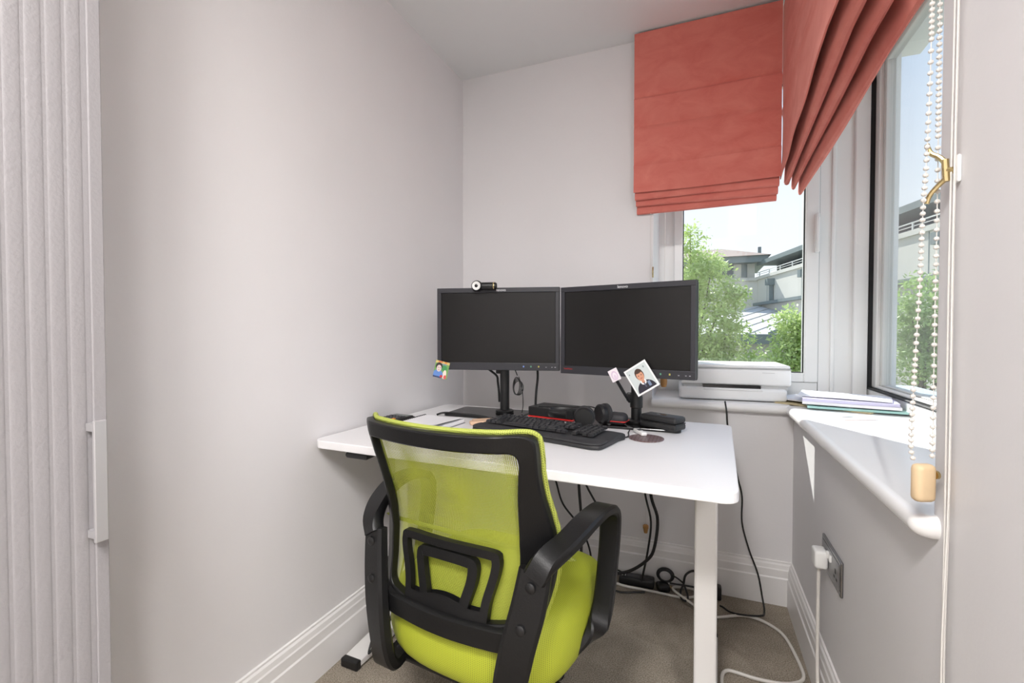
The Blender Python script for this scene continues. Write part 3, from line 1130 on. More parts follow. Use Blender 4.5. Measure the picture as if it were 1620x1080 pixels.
U = .0180
for r_, y in enumerate((.078, .055, .037, .019, .001, -.017)):
    x = -.222
    if r_ == 0:
        ws = [1] * 14
    elif r_ == 1:
        ws = [1] * 13 + [2]
    elif r_ == 2:
        ws = [1.5] + [1] * 12 + [1.5]
    elif r_ == 3:
        ws = [1.75] + [1] * 11 + [2.25]
    elif r_ == 4:
        ws = [1.25] + [1] * 11 + [2.75]
    else:
        ws = [1.25, 1.25, 1.25, 5.75, 1.25, 1.25, 1.5, 1.5]
    for q in ws:
        key(x + q * U / 2, y, round(q * U - .0022, 4))
        x += q * U
    for c_ in range(3):
        if r_ in (3,) or (r_ == 4 and c_ != 1):
            continue
        key(.048 + c_ * U, y, round(U - .0022, 4))
    for c_ in range(4):
        if r_ == 5 and c_ == 1:
            continue
        key(.116 + c_ * U + .004, y, round(U - .0022, 4))

# ------------------------------------------------------------------ other things on the desk
# mini computer
pc = thing('mini_computer', 'slim black mini computer with red stripe behind keyboard', 'computer', (-.505, 1.722, DZ), math.radians(-12))
obj('case', MB().rbox(-.095, .095, -.06, .06, .012, .046, .003), BLACK, pc)
obj('red_stripe', MB().rbox(-.096, .096, -.061, .061, .006, .0115, .002), RED, pc)
obj('base', MB().box(-.085, .085, -.05, .05, 0.0, .006), BLACK, pc)
tag(obj('paper_sheet', MB().box(-.57, -.36, 1.565, 1.70, DZ + .0004, DZ + .0012), PAPER), 'white paper sheet lying under the headphones', 'paper')
# headphones
hp = thing('headphones', 'black over-ear headphones lying behind the keyboard', 'headphones', (-.365, 1.585, DZ + .0095), math.radians(-10))
band = [(-.055 + .075 * math.cos(a_) * .9 - .02, .012 + .044 * math.sin(a_), .034) for a_ in [math.radians(q) for q in (-75, -110, -140, -170, 160, 130, 100, 70, 50)]]
bd = obj('headband', MB().strap(band, [.026] * 9, [.009] * 9, [(0, 0, 1)] * 9), BLACK, hp, True)
for cx_, cy_, a_ in ((.015, -.042, 20), (.045, .05, -35)):
    M_ = Matrix.Translation((cx_, cy_, .036)) @ Matrix.Rotation(math.radians(a_), 4, 'Z')
    cup_ = MB().lathe([(.001, -.018), (.028, -.018), (.034, -.012), (.0345, 0), (.030, .004)], (0, 0, 0), 28, 'y').xf(M_)
    ec = obj('ear_cup', cup_, BLACK, hp, True)
    obj('ear_pad', MB().lathe([(.030, .003), (.036, .008), (.036, .018), (.028, .023), (.018, .018), (.016, .006)], (0, 0, 0), 28, 'y').xf(M_), mat('ear_pad_black', (38, 38, 40), .7), ec, True)
pts = [(-.30, 1.62, DZ + .05), (-.36, 1.66, DZ + .062), (-.43, 1.69, DZ + .052), (-.50, 1.70, DZ + .0495), (-.57, 1.69, DZ + .0475)]
tag(obj('headphone_cable', MB().tube(pts, .0022, 6), CABLE, None, True), 'thin black lead looping over the mini computer', 'cable')
# soft pouch with red zip
po = thing('headset_pouch', 'small black rounded pouch with red zip beside headphones', 'pouch', (-.262, 1.640, DZ + .0092), math.radians(-8))
obj('body', MB().rbox(-.034, .034, -.028, .028, .0, .042, .018, 4), mat('pouch_black', (42, 41, 44), .6), po, True)
obj('zip', MB().rbox(-.0342, .0342, -.0282, .0282, .0125, .016, .0015), RED, po)
# hard glasses case
gc = thing('glasses_case', 'black zipped hard case on the right monitor base', 'case', (-.113, 1.640, DZ + .0092), math.radians(-27))
obj('shell', MB().rbox(-.068, .068, -.034, .034, 0, .021, .007, 3), mat('case_black', (34, 34, 35), .5, bump=.2, bscale=300), gc, True)
obj('lid', MB().rbox(-.068, .068, -.034, .034, .0215, .044, .009, 3), MATS['case_black'], gc, True)
obj('zip', MB().rbox(-.0672, .0672, -.0332, .0332, .0195, .0225, .001), BLACK, gc)
obj('emblem', MB().rbox(-.02, .02, -.008, .008, .0438, .0445, .0002), BLACKG, gc)
# coaster and white stick
cm = print_mat('woven_coaster', (104, 78, 74), [('b', .5, .5 + .09 * k, .5, .018, (128, 116, 122)) for k in range(-5, 6)] + [('b', .5 + .1 * k, .5, .012, .5, (86, 58, 52)) for k in range(-4, 5)])
co_ = obj('coaster', MB().lathe([(.0005, 0), (.052, 0), (.053, .001), (.053, .003), (.0005, .003)], (-.150, 1.492, DZ + .0004), 40), cm, None, True, uvs=lambda c: ((c.x + .15) / .106 + .5, (c.y - 1.492) / .106 + .5))
tag(co_, 'round brown woven coaster on the right of the desk', 'coaster')
us = thing('usb_stick', 'white stick device propped on the coaster edge', 'usb stick', (-.177, 1.548, DZ + .0065), math.radians(-62))
obj('body', MB().rbox(-.032, .040, -.0095, .0095, -.003, .008, .003), WHITEP, us, True)
obj('grip_window', MB().box(-.015, .008, -.0055, .0055, .008, .0084), mat('dark_grip', (60, 60, 62), .5), us)
obj('cap', MB().rbox(-.046, -.031, -.006, .006, -.001, .006, .0015), BLACK, us)
tag(obj('keyboard_cable', MB().tube([(-.228, 1.462, DZ + .004), (-.21, 1.475, DZ + .0035), (-.205, 1.50, DZ + .0035), (-.212, 1.545, DZ + .0035), (-.212, 1.580, DZ + .006)], .0022, 6), CABLE, None, True), 'thin black lead between keyboard and white stick', 'cable')
# wooden pieces left of the keyboard
for i, (x, y, a_, ln) in enumerate(((-.748, 1.478, 38, .075), (-.752, 1.512, 36, .080))):
    o_ = obj('wooden_stick', MB().rbox(-ln / 2, ln / 2, -.016, .016, 0, .014, .006, 3), mat('peach_wood', (222, 186, 156), .5, noise=.08, nscale=40), None, True)
    o_.location = (x + .02, y + .022, DZ + .0005)
    o_.rotation_euler = (0, 0, math.radians(a_))
    tag(o_, ('nearer' if i == 0 else 'farther') + ' pale wooden block tucked beside left end of keyboard', 'block')
# spiral notepad
npd = thing('notepad', 'spiral notepad with curled white pages on left of desk', 'notepad', (-.885, 1.405, DZ), math.radians(-4))
obj('pages', MB().rbox(-.085, .085, -.105, .105, .002, .014, .0015), PAPER, npd)
obj('back_cover', MB().box(-.088, .088, -.107, .107, .0003, .0018), mat('grey_card', (150, 150, 155), .7), npd)


def curl(u, v):
    x = -.085 + .17 * u
    y = -.105 + .21 * v
    z = .0165 + .022 * max(0, u - .35) ** 2 * (1.1 - v) + .0015 * math.sin(6 * u + 2 * v)
    return (x, y, z)


obj('top_page', MB().grid(curl, 16, 16), PAPER, npd, True)
for k in range(20):
    y = -.098 + .0103 * k
    pts = [(-.085 + .007 * math.cos(a_), y, .010 + .010 * math.sin(a_)) for a_ in [2 * PI * q / 10 for q in range(11)]]
    if k == 0:
        sp = obj('spiral_loop', MB().tube([(p[0], 0, p[2]) for p in pts], .0013, 5, 2), BLACK, npd, True)
        o_ = sp
    else:
        o_ = sp.copy()
        COL.objects.link(o_)
        o_.parent = npd
    o_.location = (0, y, 0)
# calculator
cal = thing('calculator', 'black pocket calculator with orange key against the left wall', 'calculator', (-1.058, 1.432, DZ), math.radians(-4))
obj('body', MB().rbox(-.042, .042, -.075, .075, .0005, .014, .004), BLACK, cal)
obj('display', MB().box(-.034, .034, .042, .064, .0138, .0145), mat('lcd_grey', (96, 104, 98), .3), cal)
obj('slide_cover', MB().rbox(-.044, .044, -.035, .082, .0, .009, .003), BLACKG, cal)
ck = None
for r_ in range(6):
    for c_ in range(5):
        x, y = -.0285 + .01425 * c_, .030 - .0185 * r_
        if r_ == 3 and c_ == 4:
            obj('orange_key', MB().rbox(-.006, .006, -.006, .006, .0138, .018, .0015).xf(Matrix.Translation((x, y, 0))), mat('orange_plastic', (230, 150, 40), .4), cal)
            continue
        if ck is None:
            ck = obj('key', MB().rbox(-.0055, .0055, -.0055, .0055, .0138, .0172, .0012), mat('grey_key', (62, 62, 66), .4), cal)
            o_ = ck
        else:
            o_ = ck.copy()
            COL.objects.link(o_)
            o_.parent = cal
        o_.location = (x, y, 0)
# cables around the left pole
tag(obj('monitor_cable', MB().tube([(-.80, 1.69, .945), (-.775, 1.70, .925), (-.752, 1.705, .905), (-.751, 1.712, .88), (-.748, 1.716, .84), (-.747, 1.718, .80)], .0045, 8), CABLE, None, True), 'black cable running from left monitor into the pole clip', 'cable')
mb = MB()
mb.tube([(-.672, 1.70, .935), (-.668, 1.715, .91)], .002, 6)
for k in range(4):
    cx_, cz_, rx_, rz_ = -.672 + .002 * k, .868 - .003 * k, .014 + .002 * k, .034 - .002 * k
    mb.tube([(cx_ + rx_ * math.cos(a_), 1.715 + .003 * k + .004 * math.sin(a_), cz_ + rz_ * math.sin(a_)) for a_ in [2 * PI * q / 12 + .3 * k for q in range(13)]], .0017, 6, 3)
mb.tube([(-.662, 1.715, .905), (-.650, 1.715, .87), (-.645, 1.716, .83), (-.645, 1.718, .79), (-.650, 1.72, .762)], .0017, 6, 4)
tag(obj('coiled_lead', mb, CABLE, None, True), 'thin black lead coiled in loops beside left monitor pole', 'cable')
tag(obj('power_lead', MB().tube([(-.585, 1.72, .935), (-.588, 1.73, .90), (-.596, 1.735, .84), (-.598, 1.735, .79), (-.598, 1.735, .761)], .0048, 8), CABLE, None, True), 'black lead hanging straight behind the gap of the monitors', 'cable')
tag(obj('flat_strap', MB().tube([(-.958, 1.585, DZ + .006), (-.935, 1.605, DZ + .012), (-.86, 1.600, DZ + .0125), (-.78, 1.597, DZ + .0115), (-.70, 1.590, DZ + .004), (-.62, 1.585, DZ + .004), (-.50, 1.555, DZ + .004), (-.40, 1.548, DZ + .004)], .004, 8), CABLE, None, True), 'black lead along the front of the left monitor base', 'cable')

# ------------------------------------------------------------------ printer
pr = thing('printer', 'white inkjet printer on the sill behind the right monitor', 'printer', (.125, 2.27, SILL_Z), math.radians(2.5))
obj('lower_body', MB().rbox(-.21, .20, -.145, .15, .004, .055, .012, 3), PRINTW, pr, True)
obj('upper_body', MB().rbox(-.205, .215, -.135, .14, .066, .135, .010, 3), PRINTW, pr, True)
obj('inner_band', MB().rbox(-.195, .205, -.125, .13, .050, .070, .004), PRINTG, pr)
obj('paper_slot', MB().box(-.115, .105, -.137, -.12, .053, .066), BLACKG, pr)
obj('output_tray', MB().rbox(-.115, .112, -.150, -.12, .045, .053, .003), PRINTW, pr)
obj('scanner_lid', MB().rbox(-.200, .212, -.13, .138, .1355, .150, .006, 3), PRINTW, pr, True)
obj('seam', MB().box(-.2045, .2145, -.1345, .1395, .1330, .1360), PRINTG, pr)
obj('name_strip', MB().box(.11, .155, -.1356, -.13, .119, .1205), PRINTG, pr)

# printer lead down the wall
pts = [(.10, 2.075, .80), (.105, 2.055, .76), (.11, 2.065, .70), (.125, 2.066, .60), (.15, 2.065, .49), (.165, 2.063, .42), (.165, 2.055, .32), (.19, 2.045, .22), (.222, 2.04, .13), (.236, 2.02, .05), (.240, 1.99, .012), (.222, 1.945, .018), (.16, 1.927, .018), (.12, 1.95, .006), (.095, 1.975, .006), (.085, 1.985, .004)]
tag(obj('printer_lead', MB().tube(pts, .0033, 8), CABLE, None, True), 'black lead hanging from the printer down to the carpet', 'cable')

# ------------------------------------------------------------------ papers on the right sill
def sheet_block(name, label, cat, cx, cy, lx, ly, z0, z1, rot, m_, wob=0.0):
    def fn(u, v, z):
        return ((u - .5) * lx, (v - .5) * ly, z + wob * math.sin(4 * u + 3 * v))
    n = 8
    a = [fn(i / n, j / n, z0) for j in range(n + 1) for i in range(n + 1)]
    b = [fn(i / n, j / n, z1) for j in range(n + 1) for i in range(n + 1)]
    k = (n + 1) ** 2
    fs = []
    for j in range(n):
        for i in range(n):
            q = j * (n + 1) + i
            fs += [(q, q + n + 1, q + n + 2, q + 1), (k + q, k + q + 1, k + q + n + 2, k + q + n + 1)]
    for i in range(n):
        q = i
        fs.append((q, q + 1, k + q + 1, k + q))
        q = n * (n + 1) + i
        fs.append((q + 1, q, k + q, k + q + 1))
        q = i * (n + 1)
        fs.append((q + n + 1, q, k + q, k + q + n + 1))
        q = i * (n + 1) + n
        fs.append((q, q + n + 1, k + q + n + 1, k + q))
    o_ = obj(name, MB().add(a + b, fs), m_, None)
    o_.location = (cx, cy, 0)
    o_.rotation_euler = (0, 0, math.radians(rot))
    return tag(o_, label, cat, 'papers on the sill')


z = SILL_Z + .0005
sheet_block('card_folder', 'manila card folder at the bottom of the paper pile', 'folder', .478, 2.14, .215, .32, z, z + .004, 58, CARD)
sheet_block('document_wallet', 'pale teal plastic wallet near the bottom of the paper pile', 'folder', .540, 2.10, .225, .300, z + .0042, z + .012, 82, TEAL)
sheet_block('paper_bundle', 'white paper bundle sticking out left in the pile', 'papers', .460, 2.18, .21, .297, z + .0122, z + .017, 50, PAPER)
sheet_block('paper_bundle', 'thick white paper bundle in middle of the pile', 'papers', .525, 2.095, .21, .290, z + .0172, z + .027, 78, PAPER, .0)
sheet_block('paper_bundle', 'lilac tinted paper bundle near the top of the pile', 'papers', .520, 2.10, .21, .285, z + .0272, z + .039, 80, PAPERL, .0)
sheet_block('loose_sheets', 'loose white sheets topmost on the paper pile', 'papers', .513, 2.12, .21, .29, z + .0412, z + .0426, 74, PAPER, .0018)
pc_m = print_mat('postcard_print', (238, 238, 240), [('b', .5, .80, .5, .2, (190, 222, 236)), ('e', .55, .5, .14, .07, (120, 120, 124)), ('e', .68, .55, .1, .05, (140, 136, 132)), ('b', .4, .52, .06, .02, (190, 150, 110)), ('b', .6, .03, .35, .03, (224, 160, 134)), ('e', .9, .1, .1, .08, (190, 190, 240))])
o_ = obj('postcard', MB().box(-.074, .074, -.052, .052, 0, .0012), pc_m, None, uvs=lambda c: (c.x / .148 + .5, c.y / .104 + .5))
o_.location = (.455, 1.86, SILL_Z + .0004)
o_.rotation_euler = (0, 0, math.radians(24))
tag(o_, 'illustrated postcard lying in front of the paper pile', 'postcard')

# ------------------------------------------------------------------ roman blinds
def roman(name, label, length, ztop, zface, hems, place, seams, seed, bulge=0.0):
    """local: x along, y into the window (0 = face), z up"""
    rnd = random.Random(seed)
    root = thing(name, label, 'blind', place[0], place[1], 'terracotta roman blinds')
    ph = [rnd.uniform(0, 6) for _ in range(6)]

    def wav(x, z):
        return .0022 * math.sin(7 * x + ph[0] + 3 * z) + .0015 * math.sin(17 * x + ph[1]) + .0012 * math.sin(11 * z + 5 * x + ph[2])

    nx = max(24, int(length * 44))
    nz = 60

    def face(u, v, off):
        x = u * length
        z_ = zface + (ztop - zface) * v + .004 * math.sin(5 * x + ph[3]) * (1 - v)
        y = wav(x, z_) * (1 - v * .8) - bulge * min(1, x / .95) * (1 - v) ** 1.3
        z_ += bulge * .5 * min(1, x / .95) * (1 - v)
        for s_ in seams:
            d = (z_ - s_)
            y += .006 * math.exp(-(d / .006) ** 2) - .005 * math.exp(-((d + .014) / .012) ** 2)
        y -= .006 * math.exp(-((z_ - zface) / .05) ** 2)
        return (x, y + off, z_)
    mb_ = MB().grid(lambda u, v: face(u, v, 0), nx, nz)
    m2 = MB().grid(lambda u, v: face(u, v, .004), nx, nz)
    k = len(mb_.v)
    mb_.add(m2.v, [tuple(reversed(f)) for f in m2.f])
    W_ = nx + 1
    H_ = nz + 1
    rimf = []
    for i in range(nx):
        rimf += [(i + 1, i, k + i, k + i + 1), (nz * W_ + i, nz * W_ + i + 1, k + nz * W_ + i + 1, k + nz * W_ + i)]
    for j in range(nz):
        rimf += [(j * W_, (j + 1) * W_, k + (j + 1) * W_, k + j * W_), ((j + 1) * W_ + nx, j * W_ + nx, k + j * W_ + nx, k + (j + 1) * W_ + nx)]
    mb_.f += rimf
    obj('face_panel', mb_, VELVET, root, True)
    for i, (yo0, zb, x_in) in enumerate(hems):
        def sec(u, a):
            x = x_in + u * (length - 2 * x_in)
            w_ = .010 + .003 * math.sin(6 * x + ph[4] + i)
            zz = zb + .003 * math.sin(5 * x + ph[5] + 2 * i) + bulge * .5 * min(1, x / .95)
            t_ = a
            yo = yo0 - bulge * min(1, x / .95) * .95 + bulge * .22 * (i + 1) * min(1, x / .95)
            # teardrop loop: up the front, round the bottom, up the back
            if t_ < .4:
                q = t_ / .4
                return (x, yo - w_ * (.35 + .65 * q), zz + .16 * (1 - q) + .012 * q)
            if t_ < .6:
                q = (t_ - .4) / .2 * PI
                return (x, yo - w_ * math.cos(q), zz + .012 - .012 * math.sin(q))
            q = (t_ - .6) / .4
            return (x, yo + w_ * (1 - .65 * q), zz + .012 + .148 * q)
        obj('fold', MB().grid(sec, nx, 20), VELVET, root, True)
    obj('headrail', MB().rbox(.01, length - .01, .006, .03, ztop - .03, ztop + .004, .002), WHITEP, root)
    return root


b1 = roman('roman_blind', 'terracotta velvet roman blind over the printer window', .546, 2.333, 1.672, [(.016, 1.640, .004), (.034, 1.618, .006), (.054, 1.592, .008)], ((-.262, 2.030, 0), 0), (2.069, 1.942, 1.795), 3)
# right blind: face towards the room, running from the corner to the near jamb
b2 = roman('roman_blind', 'terracotta velvet roman blind over the tall side window', 1.13, 2.333, 1.672, [(.018, 1.648, .004), (.040, 1.628, .006), (.062, 1.600, .008)], ((.291, 2.072, 0), -PI / 2), (2.069, 1.942), 11, .055)

# ------------------------------------------------------------------ blind controls on the right
def bead_chain(name, label, pts, rad, pitch):
    P = spline([Vector(p) for p in pts], 30)
    out = MB()
    acc = 0
    last = P[0]
    for p in P:
        if (p - last).length >= pitch or p is P[0]:
            out.sphere(p, rad, 7, 5, (1, 1, .9))
            last = p
    o_ = obj(name, out, BEAD, None, True)
    tag(o_, label, 'chain')
    o_['kind'] = 'stuff'
    th_ = obj('string', MB().tube([tuple(p) for p in P[::6]] + [tuple(P[-1])], .0007, 5, 1), CORD, o_, True)
    return o_


bead_chain('bead_chain', 'nearer strand of the white bead chain, bowing left over the window', [(.316, .905, 2.30), (.316, .900, 1.9), (.316, .880, 1.577), (.312, .876, 1.352), (.308, .875, 1.262), (.308, .880, 1.165), (.306, .886, 1.045), (.305, .893, .915), (.309, .895, .885)], .0038, .0086)
bead_chain('bead_chain', 'straight strand of the white bead chain close to the wall', [(.330, .905, 2.30), (.330, .898, 1.9), (.329, .890, 1.57), (.328, .884, 1.30), (.327, .882, 1.10), (.326, .879, .893)], .0038, .0086)
wg = thing('chain_weight', 'rounded pale wooden weight at the end of the bead chain', 'weight', (.319, .888, .824), math.radians(22))
obj('block', MB().rbox(-.015, .015, -.010, .010, 0, .058, .008, 3), WOOD, wg, True)
obj('eyelet', MB().lathe([(.0035, -.002), (.0065, -.002), (.0065, .002), (.0035, .002)], (.0155, -.004, .042), 14, 'x'), BRASS, wg, True)
cl = thing('cleat', 'brass double hook cleat on white wall beside the chains', 'cleat', (XR, .870, 1.318))
obj('back_plate', MB().rbox(-.006, 0.0, -.010, .010, -.020, .020, .003), WHITEP, cl, True)
mb = MB().tube([(-.006, 0, 0), (-.016, .0, 0)], .005, 8)
mb.tube([(-.014, 0, -.016), (-.016, 0, .016)], .0045, 8)
mb.tube([(-.016, .0, .012), (-.022, .004, .022), (-.030, .008, .030), (-.034, .010, .044)], lambda t_: .0038 - .0008 * t_, 8)
mb.tube([(-.015, .0, -.012), (-.022, .004, -.020), (-.030, .008, -.032), (-.033, .010, -.044)], lambda t_: .0038 - .0008 * t_, 8)
obj('hook', mb, BRASS, cl, True)
for i, (x, y) in enumerate(((.337, .866), (.340, .862), (.337, .856))):
    pts = [(x, y, 2.30), (x, y - .001, 1.7), (x, y + .002, 1.2), (x, y - .0, .85), (x - .003 * i, y - .002 * i, .6), (x, y - .006 + .003 * i, .30), (x, y, .12)]
    tag(obj('pull_cord', MB().tube(pts, .0013, 6), CORD, None, True), ('leftmost', 'middle', 'rightmost')[i] + ' white pull cord hanging past the sill end', 'cord', 'pull cords by the sill')

# controls of the back blind
cd = thing('blind_cord', 'thin pull cord with wooden acorn hanging below the desk top', 'cord', (-.209, 2.076, .208))
obj('string', MB().tube([(.012, .006, 1.39), (.012, .004, .9), (.0, 0, .03)], .0011, 6), CORD, cd, True)
obj('acorn', MB().lathe([(.001, 0), (.007, .001), (.0095, .012), (.0105, .020), (.012, .021), (.012, .033), (.007, .037), (.002, .038)], (0, 0, 0), 16), WOODD, cd, True)
cd = thing('blind_cord', 'thin pull cord with wooden acorn at lower right of the monitors', 'cord', (-.137, 2.052, .850))
obj('string', MB().tube([(0, .03, .735), (0, .01, .4), (0, 0, .03)], .0011, 6), CORD, cd, True)
obj('acorn', MB().lathe([(.001, 0), (.010, .001), (.013, .012), (.014, .022), (.014, .034), (.007, .039), (.002, .04)], (0, 0, 0), 16), WOODD, cd, True)
c2 = thing('cleat', 'small brass cleat on the wall above the right monitor', 'cleat', (-.187, 2.097, 1.34))
obj('hook', MB().tube([(0, -.004, -.022), (.0, -.010, -.008), (0, -.010, .008), (0, -.004, .022)], .003, 8), BRASS, c2, True)
obj('stud', MB().tube([(0, 0, 0), (0, -.010, 0)], .003, 8), BRASS, c2, True)

# ------------------------------------------------------------------ socket and plug
sk = thing('wall_socket', 'double chrome wall socket on the right wall', 'socket', (XR, 1.50, .447))
obj('plate', MB().rbox(-.007, 0, -.098, .098, -.046, .046, .003), CHROME, sk)
obj('insert', MB().box(-.0085, -.006, -.085, .085, -.034, .034), mat('socket_grey', (150, 150, 152), .3, metal=.8), sk)
for s in (-1, 1):
    obj('switch', MB().rbox(-.014, -.008, .012 * s - .006, .012 * s + .006, .008, .028, .002), WHITEP, sk)
mb = MB()
for dy, dz, a_, b_ in ((-.055, .004, .004, .006), (-.066, -.014, .005, .003), (-.044, -.014, .005, .003)):
    mb.box(-.0092, -.008, dy - a_, dy + a_, dz - b_, dz + b_)
obj('pin_holes', mb, BLACK, sk)
pl = thing('power_plug', 'white plug in the chrome wall socket', 'plug', (XR - .0088, 1.535, .446))
obj('body', MB().rbox(-.033, 0, -.024, .024, -.026, .024, .007, 3), WHITEP, pl, True)
obj('cord_grip', MB().rbox(-.026, -.010, -.008, .008, -.034, -.022, .004), WHITEP, pl, True)
pts = [(.320, 1.535, .411), (.319, 1.533, .38), (.318, 1.53, .25), (.316, 1.515, .12), (.308, 1.44, .02), (.30, 1.34, .007), (.29, 1.25, .007)]
tag(obj('plug_lead', MB().tube(pts, .0045, 8), WCABLE, None, True), 'white flex hanging from the wall plug to the floor', 'cable')

# ------------------------------------------------------------------ cables under the desk
FZ = .0065
WC_PTS = [(-.42, 1.99), (-.363, 2.001), (-.283, 1.985), (-.234, 1.985), (-.155, 1.985), (-.081, 1.982), (-.035, 1.991), (.0, 2.02), (.012, 2.05), (-.015, 2.066), (-.05, 2.066), (-.085, 2.055), (-.093, 2.025), (-.07, 1.982), (-.002, 1.93), (.039, 1.898), (.072, 1.895), (.157, 1.941), (.214, 1.939), (.262, 1.906), (.289, 1.861), (.304, 1.781), (.312, 1.706), (.312, 1.67), (.300, 1.641), (.266, 1.616), (.231, 1.605), (.173, 1.601), (.115, 1.608), (.092, 1.606), (.078, 1.587), (.073, 1.544), (.074, 1.44)]
lift = {12: .006, 13: .013, 14: .004}
tag(obj('extension_lead', MB().tube([(x, y, FZ + lift.get(i, 0)) for i, (x, y) in enumerate(WC_PTS)], .0052, 8), WCABLE, None, True), 'white extension lead snaking over the carpet under the desk', 'cable')
ad = thing('power_adapter', 'black power adapter block on carpet by the skirting board', 'adapter', (-.228, 2.030, 0), math.radians(2))
obj('body', MB().rbox(-.085, .06, -.026, .026, .001, .036, .008, 3), BLACK, ad, True)
obj('label', MB().box(-.05, .0, -.012, .012, .0358, .0363), mat('adapter_label', (70, 70, 72), .5), ad)
obj('sticker', MB().box(-.075, -.058, -.012, .004, .0358, .0364), WHITEP, ad)
pg = thing('mains_plug', 'black mains plug beside the adapter on the carpet', 'plug', (-.132, 2.022, 0), math.radians(20))
obj('body', MB().rbox(-.025, .025, -.024, .024, .001, .030, .009, 3), BLACK, pg, True)
obj('pins', MB().box(.02, .034, -.003, .003, .012, .018), BRASS, pg)
def cab(label, pts, r_):
    tag(obj('power_cable', MB().tube(pts, r_, 8), CABLE, None, True), label, 'cable')


cab('leftmost black cable dropping from under the desk top', [(-.60, 1.80, .716), (-.60, 1.88, .62), (-.59, 1.94, .48), (-.575, 1.95, .42), (-.545, 1.95, .332), (-.469, 1.95, .244), (-.43, 1.96, .15), (-.42, 1.97, .05), (-.40, 1.97, .006)], .0042)
cab('thick black cable second from left under the desk top', [(-.472, 1.80, .716), (-.472, 1.88, .62), (-.472, 1.935, .50), (-.472, 1.94, .42), (-.461, 1.94, .267), (-.46, 1.93, .12), (-.47, 1.92, .008)], .0062)
cab('black cable slanting right from under the desk top behind the armrest', [(-.46, 1.86, .716), (-.462, 1.93, .60), (-.455, 1.965, .48), (-.445, 1.965, .42), (-.363, 1.965, .282), (-.34, 1.975, .2), (-.345, 1.985, .1), (-.36, 2.03, .006)], .0045)
cab('black cable falling in a gentle curve to the adapter', [(-.215, 1.82, .716), (-.21, 1.92, .56), (-.199, 1.95, .419), (-.176, 1.95, .31), (-.188, 1.95, .186), (-.207, 1.96, .083), (-.215, 2.0, .0345)], .0042)
cab('thick black cable curving left above the adapter', [(-.19, 1.80, .716), (-.185, 1.91, .55), (-.174, 1.935, .417), (-.149, 1.935, .33), (-.161, 1.93, .214), (-.19, 1.925, .16), (-.263, 1.925, .101), (-.357, 1.93, .07), (-.42, 1.93, .06)], .0062)
cab('black cable arching over the left of the adapter', [(-.42, 1.96, .05), (-.37, 1.975, .062), (-.33, 1.99, .066), (-.305, 2.0, .058), (-.29, 2.015, .039)], .0036)
cab('black cable looping on carpet in front of the adapter', [(-.43, 1.955, .05), (-.37, 1.945, .02), (-.31, 1.935, .0055), (-.27, 1.94, .0055), (-.235, 1.955, .0055), (-.20, 1.968, .006)], .0040)
mb = MB()
for k in range(3):
    mb.tube([(-.125 + (.026 + .004 * k) * math.cos(a_), 2.045 + .010 * math.sin(a_) + .004 * k, .052 + (.018 + .003 * k) * math.sin(a_)) for a_ in [2 * PI * q / 12 + k for q in range(13)]], .0034, 7, 3)
mb.tube([(-.10, 2.045, .06), (-.08, 2.05, .05), (-.06, 2.055, .035), (-.05, 2.05, .03)], .0034, 7)
mb.tube([(-.105, 2.035, .03), (-.08, 2.045, .025), (-.05, 2.05, .024), (.0, 2.055, .022), (.04, 2.06, .02)], .0036, 7)
mb.tube([(-.052, 2.05, .03), (-.045, 2.055, .065), (-.02, 2.06, .085), (.01, 2.06, .085), (.035, 2.06, .06), (.04, 2.06, .03)], .0046, 7)
mb.tube([(-.052, 2.048, .03), (-.062, 2.01, .018), (-.058, 1.965, .0135), (-.045, 1.950, .0135), (-.035, 1.965, .0135), (-.036, 1.995, .016), (-.048, 2.04, .028)], .0042, 7)
tag(obj('cable_bundle', mb, CABLE, None, True), 'tangled black cable loops on the carpet behind the desk leg', 'cable')
bk = thing('plug_block', 'small black plug standing behind the right desk leg', 'plug', (.070, 2.04, 0))
obj('body', MB().rbox(-.028, .022, -.02, .02, .001, .055, .008, 2), BLACK, bk, True)
obj('strain_relief', MB().lathe([(.006, .054), (.005, .07)], (0, 0, 0), 10), BLACK, bk, True)
tag(obj('desk_lead', MB().tube([(-1.0, 1.33, .30), (-1.0, 1.29, .15), (-.998, 1.225, .045), (-.985, 1.21, .041), (-.975, 1.24, .07), (-.972, 1.30, .10), (-.975, 1.40, .3)], .0035, 8), CABLE, None, True), 'thin black lead resting on the left desk foot', 'cable')

# ------------------------------------------------------------------ outside
GZ = -3.2
STONE = mat('pale_render_wall', (206, 203, 194), .8, noise=.03, nscale=.6)
STONE2 = mat('grey_cladding', (118, 128, 128), .6)
LEAD = mat('pale_lead_roof', (206, 203, 198), .6, noise=.04, nscale=1)
DGLASS = mat('dark_glazing', (72, 80, 88), .15)
TILE = mat('brown_roof_tile', (150, 132, 120), .8)
struct('ground', MB().box(-40, 60, 3.2, 110, GZ - .2, GZ), mat('outside_ground', (140, 146, 120), .9, noise=.2, nscale=.5), 'garden ground far below the windows')


def seg_box(mb_, a, b, d0, d1, z0, z1):
    """box following the 2D line a-b, offset d0..d1 along its left normal"""
    ax, ay = a
    bx, by = b
    L_ = math.hypot(bx - ax, by - ay)
    nx, ny = -(by - ay) / L_, (bx - ax) / L_
    q = [(ax + nx * d0, ay + ny * d0), (bx + nx * d0, by + ny * d0), (bx + nx * d1, by + ny * d1), (ax + nx * d1, ay + ny * d1)]
    vs = [(x, y, z0) for x, y in q] + [(x, y, z1) for x, y in q]
    mb_.add(vs, [(3, 2, 1, 0), (4, 5, 6, 7), (0, 1, 5, 4), (1, 2, 6, 5), (2, 3, 7, 6), (3, 0, 4, 7)])
    return mb_


